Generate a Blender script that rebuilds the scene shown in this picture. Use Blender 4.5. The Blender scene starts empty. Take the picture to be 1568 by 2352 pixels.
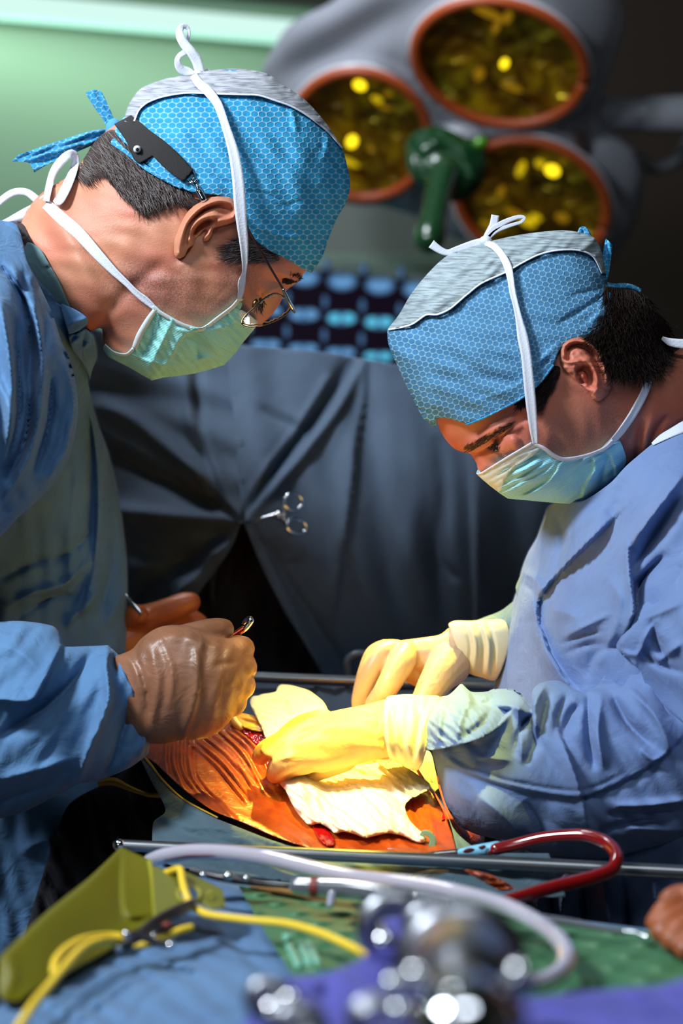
import bpy, bmesh, math, random
import numpy as np
from mathutils import Vector, Matrix
from mathutils.geometry import delaunay_2d_cdt
random.seed(7); rng = np.random.default_rng(7)
SC = bpy.context.scene
COL = SC.collection

# ------------------------------------------------------------------ camera, world, lights, exposure
FPX, CX, CY, CAMZ = 4573.3, 784.0, 1176.0, 1.40     # a 70 mm lens over a 24 x 36 mm upright frame
cd = bpy.data.cameras.new('camera'); cam = bpy.data.objects.new('camera', cd); COL.objects.link(cam)
cam.location = (0, 0, CAMZ); cam.rotation_euler = (math.pi/2, 0, 0)
cd.sensor_fit = 'VERTICAL'; cd.sensor_height = 36; cd.sensor_width = 24; cd.lens = 70
cd.dof.use_dof = True; cd.dof.focus_distance = 1.53; cd.dof.aperture_fstop = 4.3
cd.clip_start = 0.02
SC.camera = cam
w = bpy.data.worlds.new('world'); SC.world = w; w.use_nodes = True
w.node_tree.nodes['Background'].inputs[0].default_value = (0.35, 0.45, 0.6, 1)
w.node_tree.nodes['Background'].inputs[1].default_value = 0.02
SC.view_settings.view_transform = 'Standard'; SC.view_settings.look = 'None'
SC.view_settings.exposure = 0.0; SC.view_settings.gamma = 1.0; SC.view_settings.use_curve_mapping = False

cy_ = SC.cycles      # light paths long enough for this room; keeps the big picture quick
cy_.max_bounces = 6; cy_.diffuse_bounces = 3; cy_.glossy_bounces = 3; cy_.transmission_bounces = 5; cy_.transparent_max_bounces = 6
cy_.caustics_reflective = False; cy_.caustics_refractive = False; cy_.use_adaptive_sampling = True; cy_.adaptive_threshold = 0.025

def lamp(name, kind, loc, target, energy, color, **kw):
    l = bpy.data.lights.new(name, kind); l.energy = energy; l.color = color
    for k, v in kw.items(): setattr(l, k, v)
    o = bpy.data.objects.new(name, l); COL.objects.link(o); o.location = loc
    o.rotation_euler = (Vector(target)-Vector(loc)).to_track_quat('-Z', 'Y').to_euler()
    return o
# theatre lamp over and left of the photographer, with an added unseen fill
lamp('key_light', 'AREA', (-1.05, 0.72, 2.45), (0.05, 1.6, 1.4), 43, (0.86, 0.94, 1.0), shape='RECTANGLE', size=0.35, size_y=0.3)
lamp('fill_light', 'AREA', (-0.9, -0.6, 1.75), (0.34, 1.55, 1.35), 3.6, (0.86, 0.92, 1.0), shape='RECTANGLE', size=0.5, size_y=0.5)
# the surgical spots trained on the wound: one from behind, one from above the near side
lamp('wound_spot', 'SPOT', (0.14, 2.25, 2.50), (0.025, 1.555, 1.20), 950, (1.0, 0.77, 0.08), spot_size=math.radians(10.8), spot_blend=1.0, shadow_soft_size=0.04)
lamp('wound_spot_near', 'SPOT', (0.01, 0.75, 2.30), (0.032, 1.50, 1.245), 430, (1.0, 0.80, 0.10), spot_size=math.radians(11.0), spot_blend=1.0, shadow_soft_size=0.04)
lamp('foreground_light', 'AREA', (0.1, 0.35, 2.3), (0.0, 0.95, 1.15), 5, (0.85, 0.93, 1.0), shape='RECTANGLE', size=0.5, size_y=0.2)
lamp('lamp_housing_fill', 'AREA', (-0.45, 2.05, 2.75), (0.25, 2.85, 1.95), 22, (0.86, 0.93, 1.0), shape='RECTANGLE', size=0.4, size_y=0.3)  # added unseen area light that brightens the lamp housing

# ------------------------------------------------------------------ geometry helpers
def PX(px, py, d):
    px = np.asarray(px, float); py = np.asarray(py, float); d = np.asarray(d, float) + 0*px
    return np.stack([(px-CX)*d/FPX, d, CAMZ-(py-CY)*d/FPX], -1)
def pt(px, py, d): return Vector(PX(px, py, d).tolist())
def plane_depth(z0): return lambda x, y: (CAMZ-z0)*FPX/np.maximum(np.asarray(y, float)-CY, 60)

def spline(pts, step, closed=False):
    """Hermite curve through rows of numbers (first two are x, y); a row whose last entry is 's' is a sharp corner."""
    sharp = [isinstance(p[-1], str) for p in pts]
    R_ = [[float(v) for v in p if not isinstance(v, str)] for p in pts]; k_ = max(map(len, R_))
    A = np.array([r+[0.0]*(k_-len(r)) for r in R_])
    n = len(A); T = np.zeros_like(A)
    for i in range(n):
        if sharp[i]: continue
        if closed: T[i] = (A[(i+1) % n]-A[i-1])/2
        elif 0 < i < n-1: T[i] = (A[i+1]-A[i-1])/2
        elif n > 1: T[i] = (A[min(i+1, n-1)]-A[max(i-1, 0)])*0.5
    for i in range(n):      # keep long neighbours from overshooting
        j = (i+1) % n; k = i-1
        if not closed and (i == 0 or i == n-1): continue
        m = min(np.linalg.norm(A[j][:2]-A[i][:2]), np.linalg.norm(A[i][:2]-A[k][:2]))
        L = np.linalg.norm(T[i][:2])
        if L > m > 0: T[i] *= m/L
    out = []
    for i in range(n if closed else n-1):
        j = (i+1) % n; L = np.linalg.norm(A[j][:2]-A[i][:2]); m = max(1, int(round(L/step)))
        for k in range(m):
            t = k/m; t2, t3 = t*t, t*t*t
            out.append((2*t3-3*t2+1)*A[i]+(t3-2*t2+t)*T[i]+(-2*t3+3*t2)*A[j]+(t3-t2)*T[j])
    if not closed: out.append(A[-1])
    return np.array(out)

def inside(x, y, P):
    x = np.asarray(x); r = np.zeros(x.shape, bool); n = len(P)
    for i in range(n):
        x0, y0 = P[i]; x1, y1 = P[(i+1) % n]
        if y0 == y1: continue
        c = (y0 > y) != (y1 > y)
        r ^= c & (x < (x1-x0)*(y-y0)/(y1-y0)+x0)
    return r

def pdist(x, y, L, closed=False):
    """distance to a polyline, position along it 0..1 and side (+1 = right of travel on the screen)"""
    x = np.asarray(x, float); best = np.full(x.shape, 1e9); par = np.zeros(x.shape); side = np.ones(x.shape)
    L = np.asarray(L, float)[:, :2]; n = len(L); m = n if closed else n-1
    seg = [np.linalg.norm(L[(i+1) % n]-L[i]) for i in range(m)]; tot = sum(seg) or 1; acc = 0
    for i in range(m):
        a = L[i]; b = L[(i+1) % n]; v = b-a; vv = v@v or 1e-9
        t = np.clip(((x-a[0])*v[0]+(y-a[1])*v[1])/vv, 0, 1)
        dx = x-a[0]-t*v[0]; dy = y-a[1]-t*v[1]; dd = np.hypot(dx, dy); c = dd < best
        best = np.where(c, dd, best); par = np.where(c, (acc+t*seg[i])/tot, par)
        side = np.where(c, np.sign(v[0]*dy-v[1]*dx), side); acc += seg[i]
    return best, par, side

class Field:
    """smooth pillow over an outline: Poisson height, 0 at the outline and H at the crown"""
    def __init__(s, poly, d0, H, pw=0.45, g=6):
        P = spline(poly, 12, True); s.P = P; s.d0 = d0; s.H = H; s.pw = pw
        x0, y0 = P.min(0)-4*g; x1, y1 = P.max(0)+4*g; u = None
        for gg in (g*8, g*4, g*2, g):
            xs = np.arange(x0, x1+gg, gg); ys = np.arange(y0, y1+gg, gg); X, Y = np.meshgrid(xs, ys)
            M = inside(X, Y, P)
            if u is None: u = np.zeros(X.shape)
            else: u = s._samp(u, ox, oy, og, X, Y)
            for _ in range(260):
                q = np.zeros_like(u)
                q[1:-1, 1:-1] = (u[2:, 1:-1]+u[:-2, 1:-1]+u[1:-1, 2:]+u[1:-1, :-2]+gg*gg)/4
                u = q*M
            ox, oy, og = x0, y0, gg
        s.u, s.ox, s.oy, s.og = u/u.max(), x0, y0, g
    @staticmethod
    def _samp(u, ox, oy, g, X, Y):
        fx = np.clip((X-ox)/g, 0, u.shape[1]-1.001); fy = np.clip((Y-oy)/g, 0, u.shape[0]-1.001)
        ix = fx.astype(int); iy = fy.astype(int); a = fx-ix; b = fy-iy
        return (u[iy, ix]*(1-a)+u[iy, ix+1]*a)*(1-b)+(u[iy+1, ix]*(1-a)+u[iy+1, ix+1]*a)*b
    def h(s, x, y): return s.H*np.maximum(s._samp(s.u, s.ox, s.oy, s.og, np.asarray(x, float), np.asarray(y, float)), 0)**s.pw
    def front(s, off=0.0): return lambda x, y: s.d0-s.h(x, y)-off
    def back(s, off=0.0): return lambda x, y: s.d0+s.h(x, y)+off

class TPS:
    def __init__(s, pts, lam=1e-6):
        A = np.array(pts, float); s.c = A[:, :2]/400; n = len(A)
        K = s.k(s.c, s.c)+lam*np.eye(n); Q = np.hstack([np.ones((n, 1)), s.c])
        M = np.block([[K, Q], [Q.T, np.zeros((3, 3))]])
        s.w = np.linalg.solve(M, np.r_[A[:, 2], 0, 0, 0])
    @staticmethod
    def k(a, b):
        r2 = ((a[:, None]-b[None])**2).sum(-1)+1e-12; return r2*np.log(r2)/2
    def __call__(s, x, y):
        x = np.asarray(x, float); q = np.stack([x.ravel(), np.asarray(y, float).ravel()], -1)/400
        r = s.k(q, s.c)@s.w[:-3]+s.w[-3]+q@s.w[-2:]
        return r.reshape(x.shape)

def sm(t): t = np.clip(t, 0, 1); return t*t*(3-2*t)
def feat(x, y, F):
    """sum of relief features; + comes toward the viewer (metres)"""
    r = np.zeros(np.shape(x))
    for f in F or []:
        k = f[0]
        if k == 'noise':    # ('noise', scale_px, amp, stretch_angle, stretch, seed)
            _, sc, am, an, st, sd = f; a = math.radians(an)
            u = (x*math.cos(a)+y*math.sin(a))/sc/st; v = (-x*math.sin(a)+y*math.cos(a))/sc
            g = np.random.default_rng(sd); z = 0
            for i in range(7):
                q = g.uniform(0.5, 1.6); th = g.uniform(-0.6, 0.6); ph = g.uniform(0, 6.28)
                z = z+np.sin(6.28*q*(v*math.cos(th)+u*math.sin(th))+ph+1.3*np.sin(2.1*u+v+ph*2))/3.2
            r += am*z; continue
        L = spline(f[1], 12)
        if k == 'fold':     # ('fold', pts, w, amp)
            d, t, s = pdist(x, y, L); e = np.sin(np.pi*np.clip(t*0.92+0.04, 0, 1))**0.4
            r += f[3]*e*np.exp(-(d/f[2])**2)
        elif k == 'crease':
            d, t, s = pdist(x, y, L); e = np.sin(np.pi*np.clip(t*0.94+0.03, 0, 1))**0.5
            r += f[3]*e*np.exp(-(d/f[2])**1.25)
        elif k == 'step':   # ('step', pts, w, amp): right of travel lifted, sharp at the line
            d, t, s = pdist(x, y, L); e = np.sin(np.pi*np.clip(t*0.96+0.02, 0, 1))**0.5
            r += f[3]*e*np.exp(-(d/f[2])**1.3)*sm(0.5+s*d/7.0)
        elif k == 'roll':   # ('roll', pts, R, depth)
            d, t, s = pdist(x, y, L); q = 1-np.clip(d/f[2], 0, 1)
            r -= f[3]*(1-np.sqrt(np.maximum(1-q*q, 0)))
        elif k == 'dome':   # ('dome', [(x,y)...], rx, amp)
            d, t, s = pdist(x, y, L if len(L) > 1 else np.vstack([L, L+0.01]))
            r += f[3]*np.sqrt(np.maximum(1-(d/f[2])**2, 0))
    return r

def CR(F, k=1.5, w=1.0): return [(('crease' if f[0] == 'fold' else f[0]), f[1], f[2]*w, f[3]*k) if f[0] in ('fold', 'step') else f for f in F]
def sheet(poly, front, back=None, th=0.0015, s=5, F=None, Fb=None):
    """closed solid: traced outline, a front relief and a back"""
    B = spline(poly, s, True)
    keep = [0]
    for i in range(1, len(B)):
        if np.linalg.norm(B[i]-B[keep[-1]]) > s*0.35: keep.append(i)
    B = B[keep]; n = len(B)
    x0, y0 = B.min(0); x1, y1 = B.max(0)
    xs = []; row = 0
    for yy in np.arange(y0, y1, s*0.87):
        o = (row % 2)*s/2; row += 1
        xs.append(np.stack([np.arange(x0+o, x1, s), np.full(len(np.arange(x0+o, x1, s)), yy)], -1))
    G = np.vstack(xs); G = G[inside(G[:, 0], G[:, 1], B)]
    d, _, _ = pdist(G[:, 0], G[:, 1], B, True); G = G[d > s*0.55]
    A = np.vstack([B, G])
    v, e, f, *_ = delaunay_2d_cdt([Vector(p) for p in A.tolist()], [(i, (i+1) % n) for i in range(n)], [], 1, 1e-5)
    V = np.array([p[:] for p in v]); T = [tuple(q) for q in f]
    x, y = V[:, 0], V[:, 1]
    fr = front(x, y)-feat(x, y, F)
    bk = (fr+th) if back is None else np.maximum(back(x, y)+feat(x, y, Fb), fr+0.0008)
    m = len(V); VV = np.vstack([PX(x, y, fr), PX(x, y, bk)])
    cnt = {}
    for q in T:
        for a, b in zip(q, q[1:]+q[:1]): cnt[(a, b)] = 1
    FF = []
    # orientation: make front normals point to -Y
    q = T[0]; a, b, c = V[q[0]], V[q[1]], V[q[2]]
    ccw = ((b[0]-a[0])*(c[1]-a[1])-(b[1]-a[1])*(c[0]-a[0])) > 0
    for q in T:
        FF.append(q[::-1] if ccw else q); FF.append(tuple(i+m for i in (q if ccw else q[::-1])))
    for (a, b) in cnt:
        if (b, a) not in cnt: FF.append((a, b, b+m, a+m) if ccw else (b, a, a+m, b+m))
    UV = np.vstack([V, V])/100
    return VV, FF, UV

def tube(pts, step=6, n=12, flat=1.0, cap=True, wob=0):
    """rows of (px, py, depth, radius_m); smooth closed tube"""
    S = spline(pts, step); C = PX(S[:, 0], S[:, 1], S[:, 2]); R = S[:, 3]
    return tube3(C, R, n, flat, cap)
def tube3(C, R, n=12, flat=1.0, cap=True):
    C = np.asarray(C, float); m = len(C); R = np.zeros(m)+R
    T = np.gradient(C, axis=0); T /= np.linalg.norm(T, axis=1)[:, None]+1e-12
    up = np.array([0, 1.0, 0]); up = up-T[0]*(up@T[0])
    if np.linalg.norm(up) < 0.1: up = np.array([0, 0, 1.0])-T[0]*T[0][2]
    up /= np.linalg.norm(up); V = []; UV = []; L = 0
    rings = []
    def ring(c, t, u, r):
        w_ = np.cross(t, u)
        return [c+r*(math.cos(a)*w_+flat*math.sin(a)*u) for a in np.linspace(0, 2*math.pi, n, endpoint=False)]
    for i in range(m):
        up = up-T[i]*(up@T[i]); up /= np.linalg.norm(up)+1e-12
        if cap and i == 0:
            for q in (85, 60, 30): rings.append(ring(C[0]-T[0]*R[0]*math.sin(math.radians(q)), T[0], up, R[0]*math.cos(math.radians(q))))
        rings.append(ring(C[i], T[i], up, R[i]))
        if cap and i == m-1:
            for q in (30, 60, 85): rings.append(ring(C[i]+T[i]*R[i]*math.sin(math.radians(q)), T[i], up, R[i]*math.cos(math.radians(q))))
    V = np.array([p for r in rings for p in r]); F = []
    k = len(rings)
    for i in range(k-1):
        for j in range(n):
            a = i*n+j; b = i*n+(j+1) % n; F.append((a, b, b+n, a+n))
    F.append(tuple(range(n-1, -1, -1))); F.append(tuple((k-1)*n+j for j in range(n)))
    UV = np.array([(j/n, i*0.1) for i in range(k) for j in range(n)])
    return V, F, UV

def ribbon(pts, fn=None, off=0.002, th=0.0012, step=5, nx=5, crease=0.0):
    """flat tape: rows (px, py, width_px[, extra depth toward viewer]) laid on a depth function"""
    S = spline(pts, step); C = S[:, :2]; W = S[:, 2]
    ex = S[:, 3] if S.shape[1] > 3 else np.zeros(len(S))
    T = np.gradient(C, axis=0); T /= np.linalg.norm(T, axis=1)[:, None]+1e-9; N = np.stack([-T[:, 1], T[:, 0]], -1)
    q = np.linspace(-0.5, 0.5, nx); fr = []; uv = []
    for j in range(nx):
        p = C+N*(W*q[j])[:, None]
        d = (fn(p[:, 0], p[:, 1]) if callable(fn) else np.full(len(p), float(fn)))-off-ex-crease*math.cos(q[j]*math.pi*2)
        fr.append(PX(p[:, 0], p[:, 1], d)); uv.append(p/100)
    m = len(S); V1 = np.array(fr).transpose(1, 0, 2).reshape(-1, 3); U = np.array(uv).transpose(1, 0, 2).reshape(-1, 2)
    V = np.vstack([V1, V1+[0, th, 0]]); K = m*nx; F = []
    for i in range(m-1):
        for j in range(nx-1):
            a = i*nx+j; F.append((a, a+nx, a+nx+1, a+1)); F.append((K+a, K+a+1, K+a+nx+1, K+a+nx))
        a = i*nx; F.append((a, K+a, K+a+nx, a+nx)); a = i*nx+nx-1; F.append((a, a+nx, K+a+nx, K+a))
    for j in range(nx-1):
        F.append((j, j+1, K+j+1, K+j)); a = (m-1)*nx+j; F.append((a, K+a, K+a+1, a+1))
    return V, F, np.vstack([U, U])

def ell(c, r, rot=0, nu=20, nv=12):
    """ellipsoid at world point c with radii r"""
    V = []; F = []
    for i in range(nv+1):
        th = math.pi*i/nv
        for j in range(nu):
            ph = 2*math.pi*j/nu
            V.append([r[0]*math.sin(th)*math.cos(ph), r[1]*math.sin(th)*math.sin(ph), r[2]*math.cos(th)])
    for i in range(nv):
        for j in range(nu):
            a = i*nu+j; b = i*nu+(j+1) % nu; F.append((a, a+nu, b+nu, b))
    V = np.array(V); a = rot; M = np.array([[math.cos(a), 0, math.sin(a)], [0, 1, 0], [-math.sin(a), 0, math.cos(a)]])
    return V@M.T+np.array(c), F, np.zeros((len(V), 2))

def box(c, s, rz=0):
    V = np.array([[x, y, z] for x in (-.5, .5) for y in (-.5, .5) for z in (-.5, .5)])*np.array(s)
    M = np.array([[math.cos(rz), -math.sin(rz), 0], [math.sin(rz), math.cos(rz), 0], [0, 0, 1]])
    return V@M.T+np.array(c), [(0, 1, 3, 2), (4, 6, 7, 5), (0, 4, 5, 1), (2, 3, 7, 6), (0, 2, 6, 4), (1, 5, 7, 3)], V[:, :2]

def merge(gs):
    V = []; F = []; U = []; k = 0
    for v, f, u in gs:
        V.append(v); U.append(u); F += [tuple(i+k for i in q) for q in f]; k += len(v)
    return np.vstack(V), F, np.vstack(U)

def mk(name, geo, mat, parent=None, smooth=True, bevel=0, remesh=0, sub=0, fac=None, soft=0, label=None, cat=None, group=None, kind=None):
    if isinstance(geo, list): geo = merge(geo)
    V, F, U = geo; c = (V.min(0)+V.max(0))/2
    if parent is None: c[2] = V[:, 2].min()
    me = bpy.data.meshes.new(name); me.from_pydata((V-c).tolist(), [], F)
    uv = me.uv_layers.new(name='UVMap'); li = np.zeros(len(me.loops), np.int32); me.loops.foreach_get('vertex_index', li)
    uv.data.foreach_set('uv', U[li].astype(np.float32).ravel())
    if fac is not None:
        at = me.attributes.new('fac', 'FLOAT', 'POINT'); at.data.foreach_set('value', fac(U[:, 0]*100, U[:, 1]*100).astype(np.float32))
    me.materials.append(mat)
    if smooth: me.polygons.foreach_set('use_smooth', [True]*len(me.polygons))
    o = bpy.data.objects.new(name, me); COL.objects.link(o)
    if parent is not None:
        o.parent = parent; o.location = Vector(c.tolist())-world_loc(parent)
    else: o.location = c.tolist()
    if bevel: m = o.modifiers.new('b', 'BEVEL'); m.width = bevel; m.segments = 2; m.limit_method = 'ANGLE'
    if remesh:
        m = o.modifiers.new('r', 'REMESH'); m.mode = 'VOXEL'; m.voxel_size = remesh; m.use_smooth_shade = True
        m = o.modifiers.new('s', 'SMOOTH'); m.iterations = soft or 6; m.factor = 0.5
    if sub: m = o.modifiers.new('u', 'SUBSURF'); m.levels = sub; m.render_levels = sub
    tag(o, label, cat, group, kind); return o
def mks(name, geos, mat, parent, **kw): return [mk(name, g_, mat, parent, **kw) for g_ in geos]
def world_loc(o):
    l = Vector(o.location)
    while o.parent: o = o.parent; l += Vector(o.location)
    return l
def tag(o, label=None, cat=None, group=None, kind=None):
    if label: o['label'] = label
    if cat: o['category'] = cat
    if group: o['group'] = group
    if kind: o['kind'] = kind
def empty(name, loc, label=None, cat=None, group=None):
    o = bpy.data.objects.new(name, None); COL.objects.link(o); o.location = loc; o.empty_display_size = 0.05
    tag(o, label, cat, group); return o

# ------------------------------------------------------------------ materials
def srgb(r, g, b):
    f = lambda c: (c/255/12.92) if c/255 <= 0.04045 else ((c/255+0.055)/1.055)**2.4
    return (f(r), f(g), f(b), 1)
class M:
    def __init__(s, name, col, rough=0.7, **kw):
        s.m = bpy.data.materials.new(name); s.m.use_nodes = True; s.t = s.m.node_tree; s.b = s.t.nodes['Principled BSDF']
        s.b.inputs['Base Color'].default_value = col; s.b.inputs['Roughness'].default_value = rough
        for k, v in kw.items(): s.b.inputs[k.replace('_', ' ')].default_value = v
    def n(s, t, **kw):
        q = s.t.nodes.new(t)
        for k, v in kw.items():
            if hasattr(q, k): setattr(q, k, v)
            else: q.inputs[k.replace('_', ' ')].default_value = v
        return q
    def l(s, a, b): s.t.links.new(a, b)
    def coord(s, kind='Object', scale=(1, 1, 1), rot=(0, 0, 0)):
        c = s.n('ShaderNodeTexCoord'); m = s.n('ShaderNodeMapping'); s.l(c.outputs[kind], m.inputs[0])
        m.inputs['Scale'].default_value = scale; m.inputs['Rotation'].default_value = rot; return m.outputs[0]
    def noise(s, scale, detail=4, vec=None, dist=0.0):
        q = s.n('ShaderNodeTexNoise'); q.inputs['Scale'].default_value = scale; q.inputs['Detail'].default_value = detail
        q.inputs['Distortion'].default_value = dist; s.l(vec or s.coord(), q.inputs['Vector']); return q.outputs['Fac']
    def ramp(s, fac, stops):
        r = s.n('ShaderNodeValToRGB'); e = r.color_ramp.elements
        while len(e) < len(stops): e.new(0.5)
        for q, (p, c) in zip(e, stops): q.position = p; q.color = c if len(c) == 4 else (*c, 1)
        s.l(fac, r.inputs[0]); return r.outputs[0]
    def mix(s, fac, a, b, blend='MIX'):
        q = s.n('ShaderNodeMix'); q.data_type = 'RGBA'; q.blend_type = blend
        for v, i in ((fac, 0), (a, 6), (b, 7)):
            if hasattr(v, 'links') or hasattr(v, 'is_output'): s.l(v, q.inputs[i])
            else: q.inputs[i].default_value = v
        return q.outputs[2]
    def math(s, op, a, b=0.0, c=0.0):
        q = s.n('ShaderNodeMath'); q.operation = op
        for i, v in enumerate((a, b, c)):
            if hasattr(v, 'is_output'): s.l(v, q.inputs[i])
            else: q.inputs[i].default_value = v
        return q.outputs[0]
    def color(s, c): s.l(c, s.b.inputs['Base Color']); return s
    def bump(s, h, strength=0.3, dist=0.001):
        q = s.n('ShaderNodeBump'); q.inputs['Strength'].default_value = strength; q.inputs['Distance'].default_value = dist
        s.l(h, q.inputs['Height']); s.l(q.outputs[0], s.b.inputs['Normal']); return s

def cloth(name, c1, c2, rough=0.8, wr=45, bs=0.6, bd=0.004, fine=900):
    m = M(name, c1, rough); m.b.inputs['Specular IOR Level'].default_value = 0.25; m.b.inputs['Sheen Weight'].default_value = 0.1
    n1 = m.noise(14, 5, dist=0.5); m.color(m.mix(m.ramp(n1, [(0.35, (0, 0, 0)), (0.65, (1, 1, 1))]), c1, c2))
    a = m.noise(wr, 6, dist=1.2); b = m.noise(fine, 2)
    m.bump(m.math('ADD', a, m.math('MULTIPLY', b, 0.06)), bs, bd); return m.m

def hexcloth(name, cell, line, k=5.6, rot=0.0, sx=1.0):
    """blue cap cloth with its printed honeycomb, in the cloth's own UV"""
    m = M(name, cell, 0.75); m.b.inputs['Specular IOR Level'].default_value = 0.25
    v = m.coord('UV', (k*sx, k, 1), (0, 0, rot))
    nn = m.n('ShaderNodeTexNoise'); nn.inputs['Scale'].default_value = 0.8; m.l(m.coord('UV'), nn.inputs['Vector'])
    va = m.n('ShaderNodeVectorMath', operation='MULTIPLY_ADD'); m.l(nn.outputs['Color'], va.inputs[0]); va.inputs[1].default_value = (0.8, 0.8, 0); m.l(v, va.inputs[2])
    v = va.outputs[0]
    ds = []
    for o in ((0, 0, 0), (0.5, math.sqrt(3)/2, 0)):
        ad = m.n('ShaderNodeVectorMath', operation='ADD'); m.l(v, ad.inputs[0]); ad.inputs[1].default_value = o
        wr = m.n('ShaderNodeVectorMath', operation='WRAP'); m.l(ad.outputs[0], wr.inputs[0])
        wr.inputs[1].default_value = (0.5, math.sqrt(3)/2, 1); wr.inputs[2].default_value = (-0.5, -math.sqrt(3)/2, -1)
        mu = m.n('ShaderNodeVectorMath', operation='MULTIPLY'); m.l(wr.outputs[0], mu.inputs[0]); mu.inputs[1].default_value = (1, 1, 0)
        le = m.n('ShaderNodeVectorMath', operation='LENGTH'); m.l(mu.outputs[0], le.inputs[0]); ds.append(le.outputs['Value'])
    d = m.math('MINIMUM', ds[0], ds[1])
    f = m.ramp(d, [(0.38, (0, 0, 0)), (0.58, (0.85, 0.85, 0.85))])
    n2 = m.noise(2.2, 4, m.coord('UV')); c2 = m.mix(m.ramp(n2, [(0.35, (0, 0, 0)), (0.7, (1, 1, 1))]), cell, tuple(0.78*c for c in cell[:3])+(1,))
    m.color(m.mix(f, c2, line)); m.bump(m.math('ADD', f, m.math('MULTIPLY', m.noise(25, 5, dist=1), 5.0)), 0.5, 0.0012); return m.m

def streak(name, c1, c2, rot):
    m = M(name, c1, 0.85); v = m.coord('UV', (1, 9, 1), (0, 0, rot))
    n = m.noise(2.6, 6, v, 0.6); m.color(m.ramp(n, [(0.32, c2), (0.55, c1), (0.75, tuple(min(1, 1.2*c) for c in c1[:3])+(1,))]))
    m.bump(m.noise(30, 5), 0.4, 0.002); return m.m

def skin(name, base, red, dark, seed=0):
    m = M(name, base, 0.48); m.b.inputs['Subsurface Weight'].default_value = 0.12; m.b.inputs['Subsurface Radius'].default_value = (0.01, 0.004, 0.002)
    m.b.inputs['Subsurface Scale'].default_value = 0.6; m.b.inputs['Specular IOR Level'].default_value = 0.4
    a = m.ramp(m.noise(22, 4, m.coord('Object')), [(0.38, (0, 0, 0)), (0.68, (1, 1, 1))])
    c = m.mix(a, base, red)
    st = m.ramp(m.noise(900, 2), [(0.42, (1, 1, 1)), (0.6, (0, 0, 0))])
    at = m.n('ShaderNodeAttribute'); at.attribute_name = 'fac'
    c = m.mix(m.math('MULTIPLY', at.outputs['Fac'], m.math('ADD', m.math('MULTIPLY', st, 0.5), 0.25)), c, dark)
    m.color(c); m.bump(m.math('ADD', m.noise(420, 3), m.noise(1300, 2)), 0.35, 0.0006); return m.m

def simple(name, col, rough=0.5, bump=None, **kw):
    m = M(name, col, rough, **kw)
    if bump: m.bump(m.noise(bump[0], 4, dist=bump[3] if len(bump) > 3 else 0), bump[1], bump[2])
    return m.m
def emis(name, col, strength):
    m = M(name, (0, 0, 0, 1), 0.9); m.b.inputs['Specular IOR Level'].default_value = 0.05; m.b.inputs['Emission Color'].default_value = col; m.b.inputs['Emission Strength'].default_value = strength; return m.m

m_skinL = skin('skin_older', srgb(200, 138, 108), srgb(202, 120, 96), srgb(92, 74, 76))
m_skinR = skin('skin_younger', srgb(198, 124, 100), srgb(196, 104, 86), srgb(84, 60, 60))
m_hairL = simple('hair_greying', srgb(78, 62, 58), 0.65, Specular_IOR_Level=0.3); m_hairG = simple('hair_grey', srgb(120, 112, 112), 0.55)
m_hairR = simple('hair_dark', srgb(32, 18, 16), 0.7, Specular_IOR_Level=0.25)
m_capL = hexcloth('cap_honeycomb', srgb(40, 148, 200), srgb(168, 212, 232), 7.4, 0.0, 0.72)
m_capR = hexcloth('cap_honeycomb_dusky', srgb(70, 130, 175), srgb(160, 200, 220), 7.6, -0.25, 0.88)
m_capTie = hexcloth('cap_tie_cloth', srgb(50, 148, 200), srgb(150, 205, 232), 7.5, 0.4, 0.8)
m_greyL = streak('cap_grey_crown', srgb(165, 168, 178), srgb(110, 114, 124), -0.25)
m_greyR = streak('cap_grey_crown_dusky', srgb(150, 165, 172), srgb(96, 106, 112), 0.75)
def tape():
    m = M('white_tape', srgb(214, 218, 232), 0.85); m.bump(m.noise(700, 3), 0.5, 0.0006); return m.m
m_tape = tape()
def maskmat(name, c1, c2, rot, k=55):
    m = M(name, c1, 0.7); m.b.inputs['Specular IOR Level'].default_value = 0.3
    v = m.coord('UV', (1, 1, 1), (0, 0, rot)); wv = m.n('ShaderNodeTexWave'); wv.inputs['Scale'].default_value = k/6; wv.inputs['Distortion'].default_value = 0.4; m.l(v, wv.inputs['Vector'])
    n = m.noise(1.4, 4, m.coord('UV')); c = m.mix(m.ramp(n, [(0.35, (0, 0, 0)), (0.7, (1, 1, 1))]), c1, c2)
    m.color(m.mix(m.math('MULTIPLY', wv.outputs['Fac'], 0.35), c, srgb(225, 240, 240))); m.bump(wv.outputs['Fac'], 0.35, 0.0006); return m.m
m_maskL = maskmat('mask_mint', srgb(118, 208, 204), srgb(132, 216, 206), 1.2)
m_maskR = maskmat('mask_blue', srgb(110, 196, 218), srgb(136, 208, 226), 1.9)
m_maskW = simple('mask_white', srgb(205, 218, 222), 0.8, (60, 0.4, 0.002))
m_gownL = cloth('gown_blue', srgb(88, 128, 170), srgb(78, 116, 158), wr=40, bs=0.5, bd=0.005)
m_gownR = cloth('gown_blue_pale', srgb(112, 136, 182), srgb(100, 124, 172), wr=34, bs=0.5, bd=0.005)
m_gownPiece = cloth('scrub_shirt', srgb(112, 144, 148), srgb(98, 128, 134))
m_back = cloth('backdrop_cloth', srgb(68, 84, 104), srgb(62, 76, 96), wr=9, bs=0.4, bd=0.01, fine=500)
m_tableblue = cloth('table_drape_blue', srgb(84, 118, 156), srgb(74, 106, 144), wr=16, bs=0.5, bd=0.006)
m_dark = cloth('dark_sheet', srgb(26, 24, 30), srgb(30, 30, 38))
m_olive = cloth('edge_drape', srgb(70, 92, 104), srgb(60, 80, 92), wr=60)
m_steel = simple('steel', srgb(170, 172, 178), 0.22, Metallic=1.0)
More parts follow.
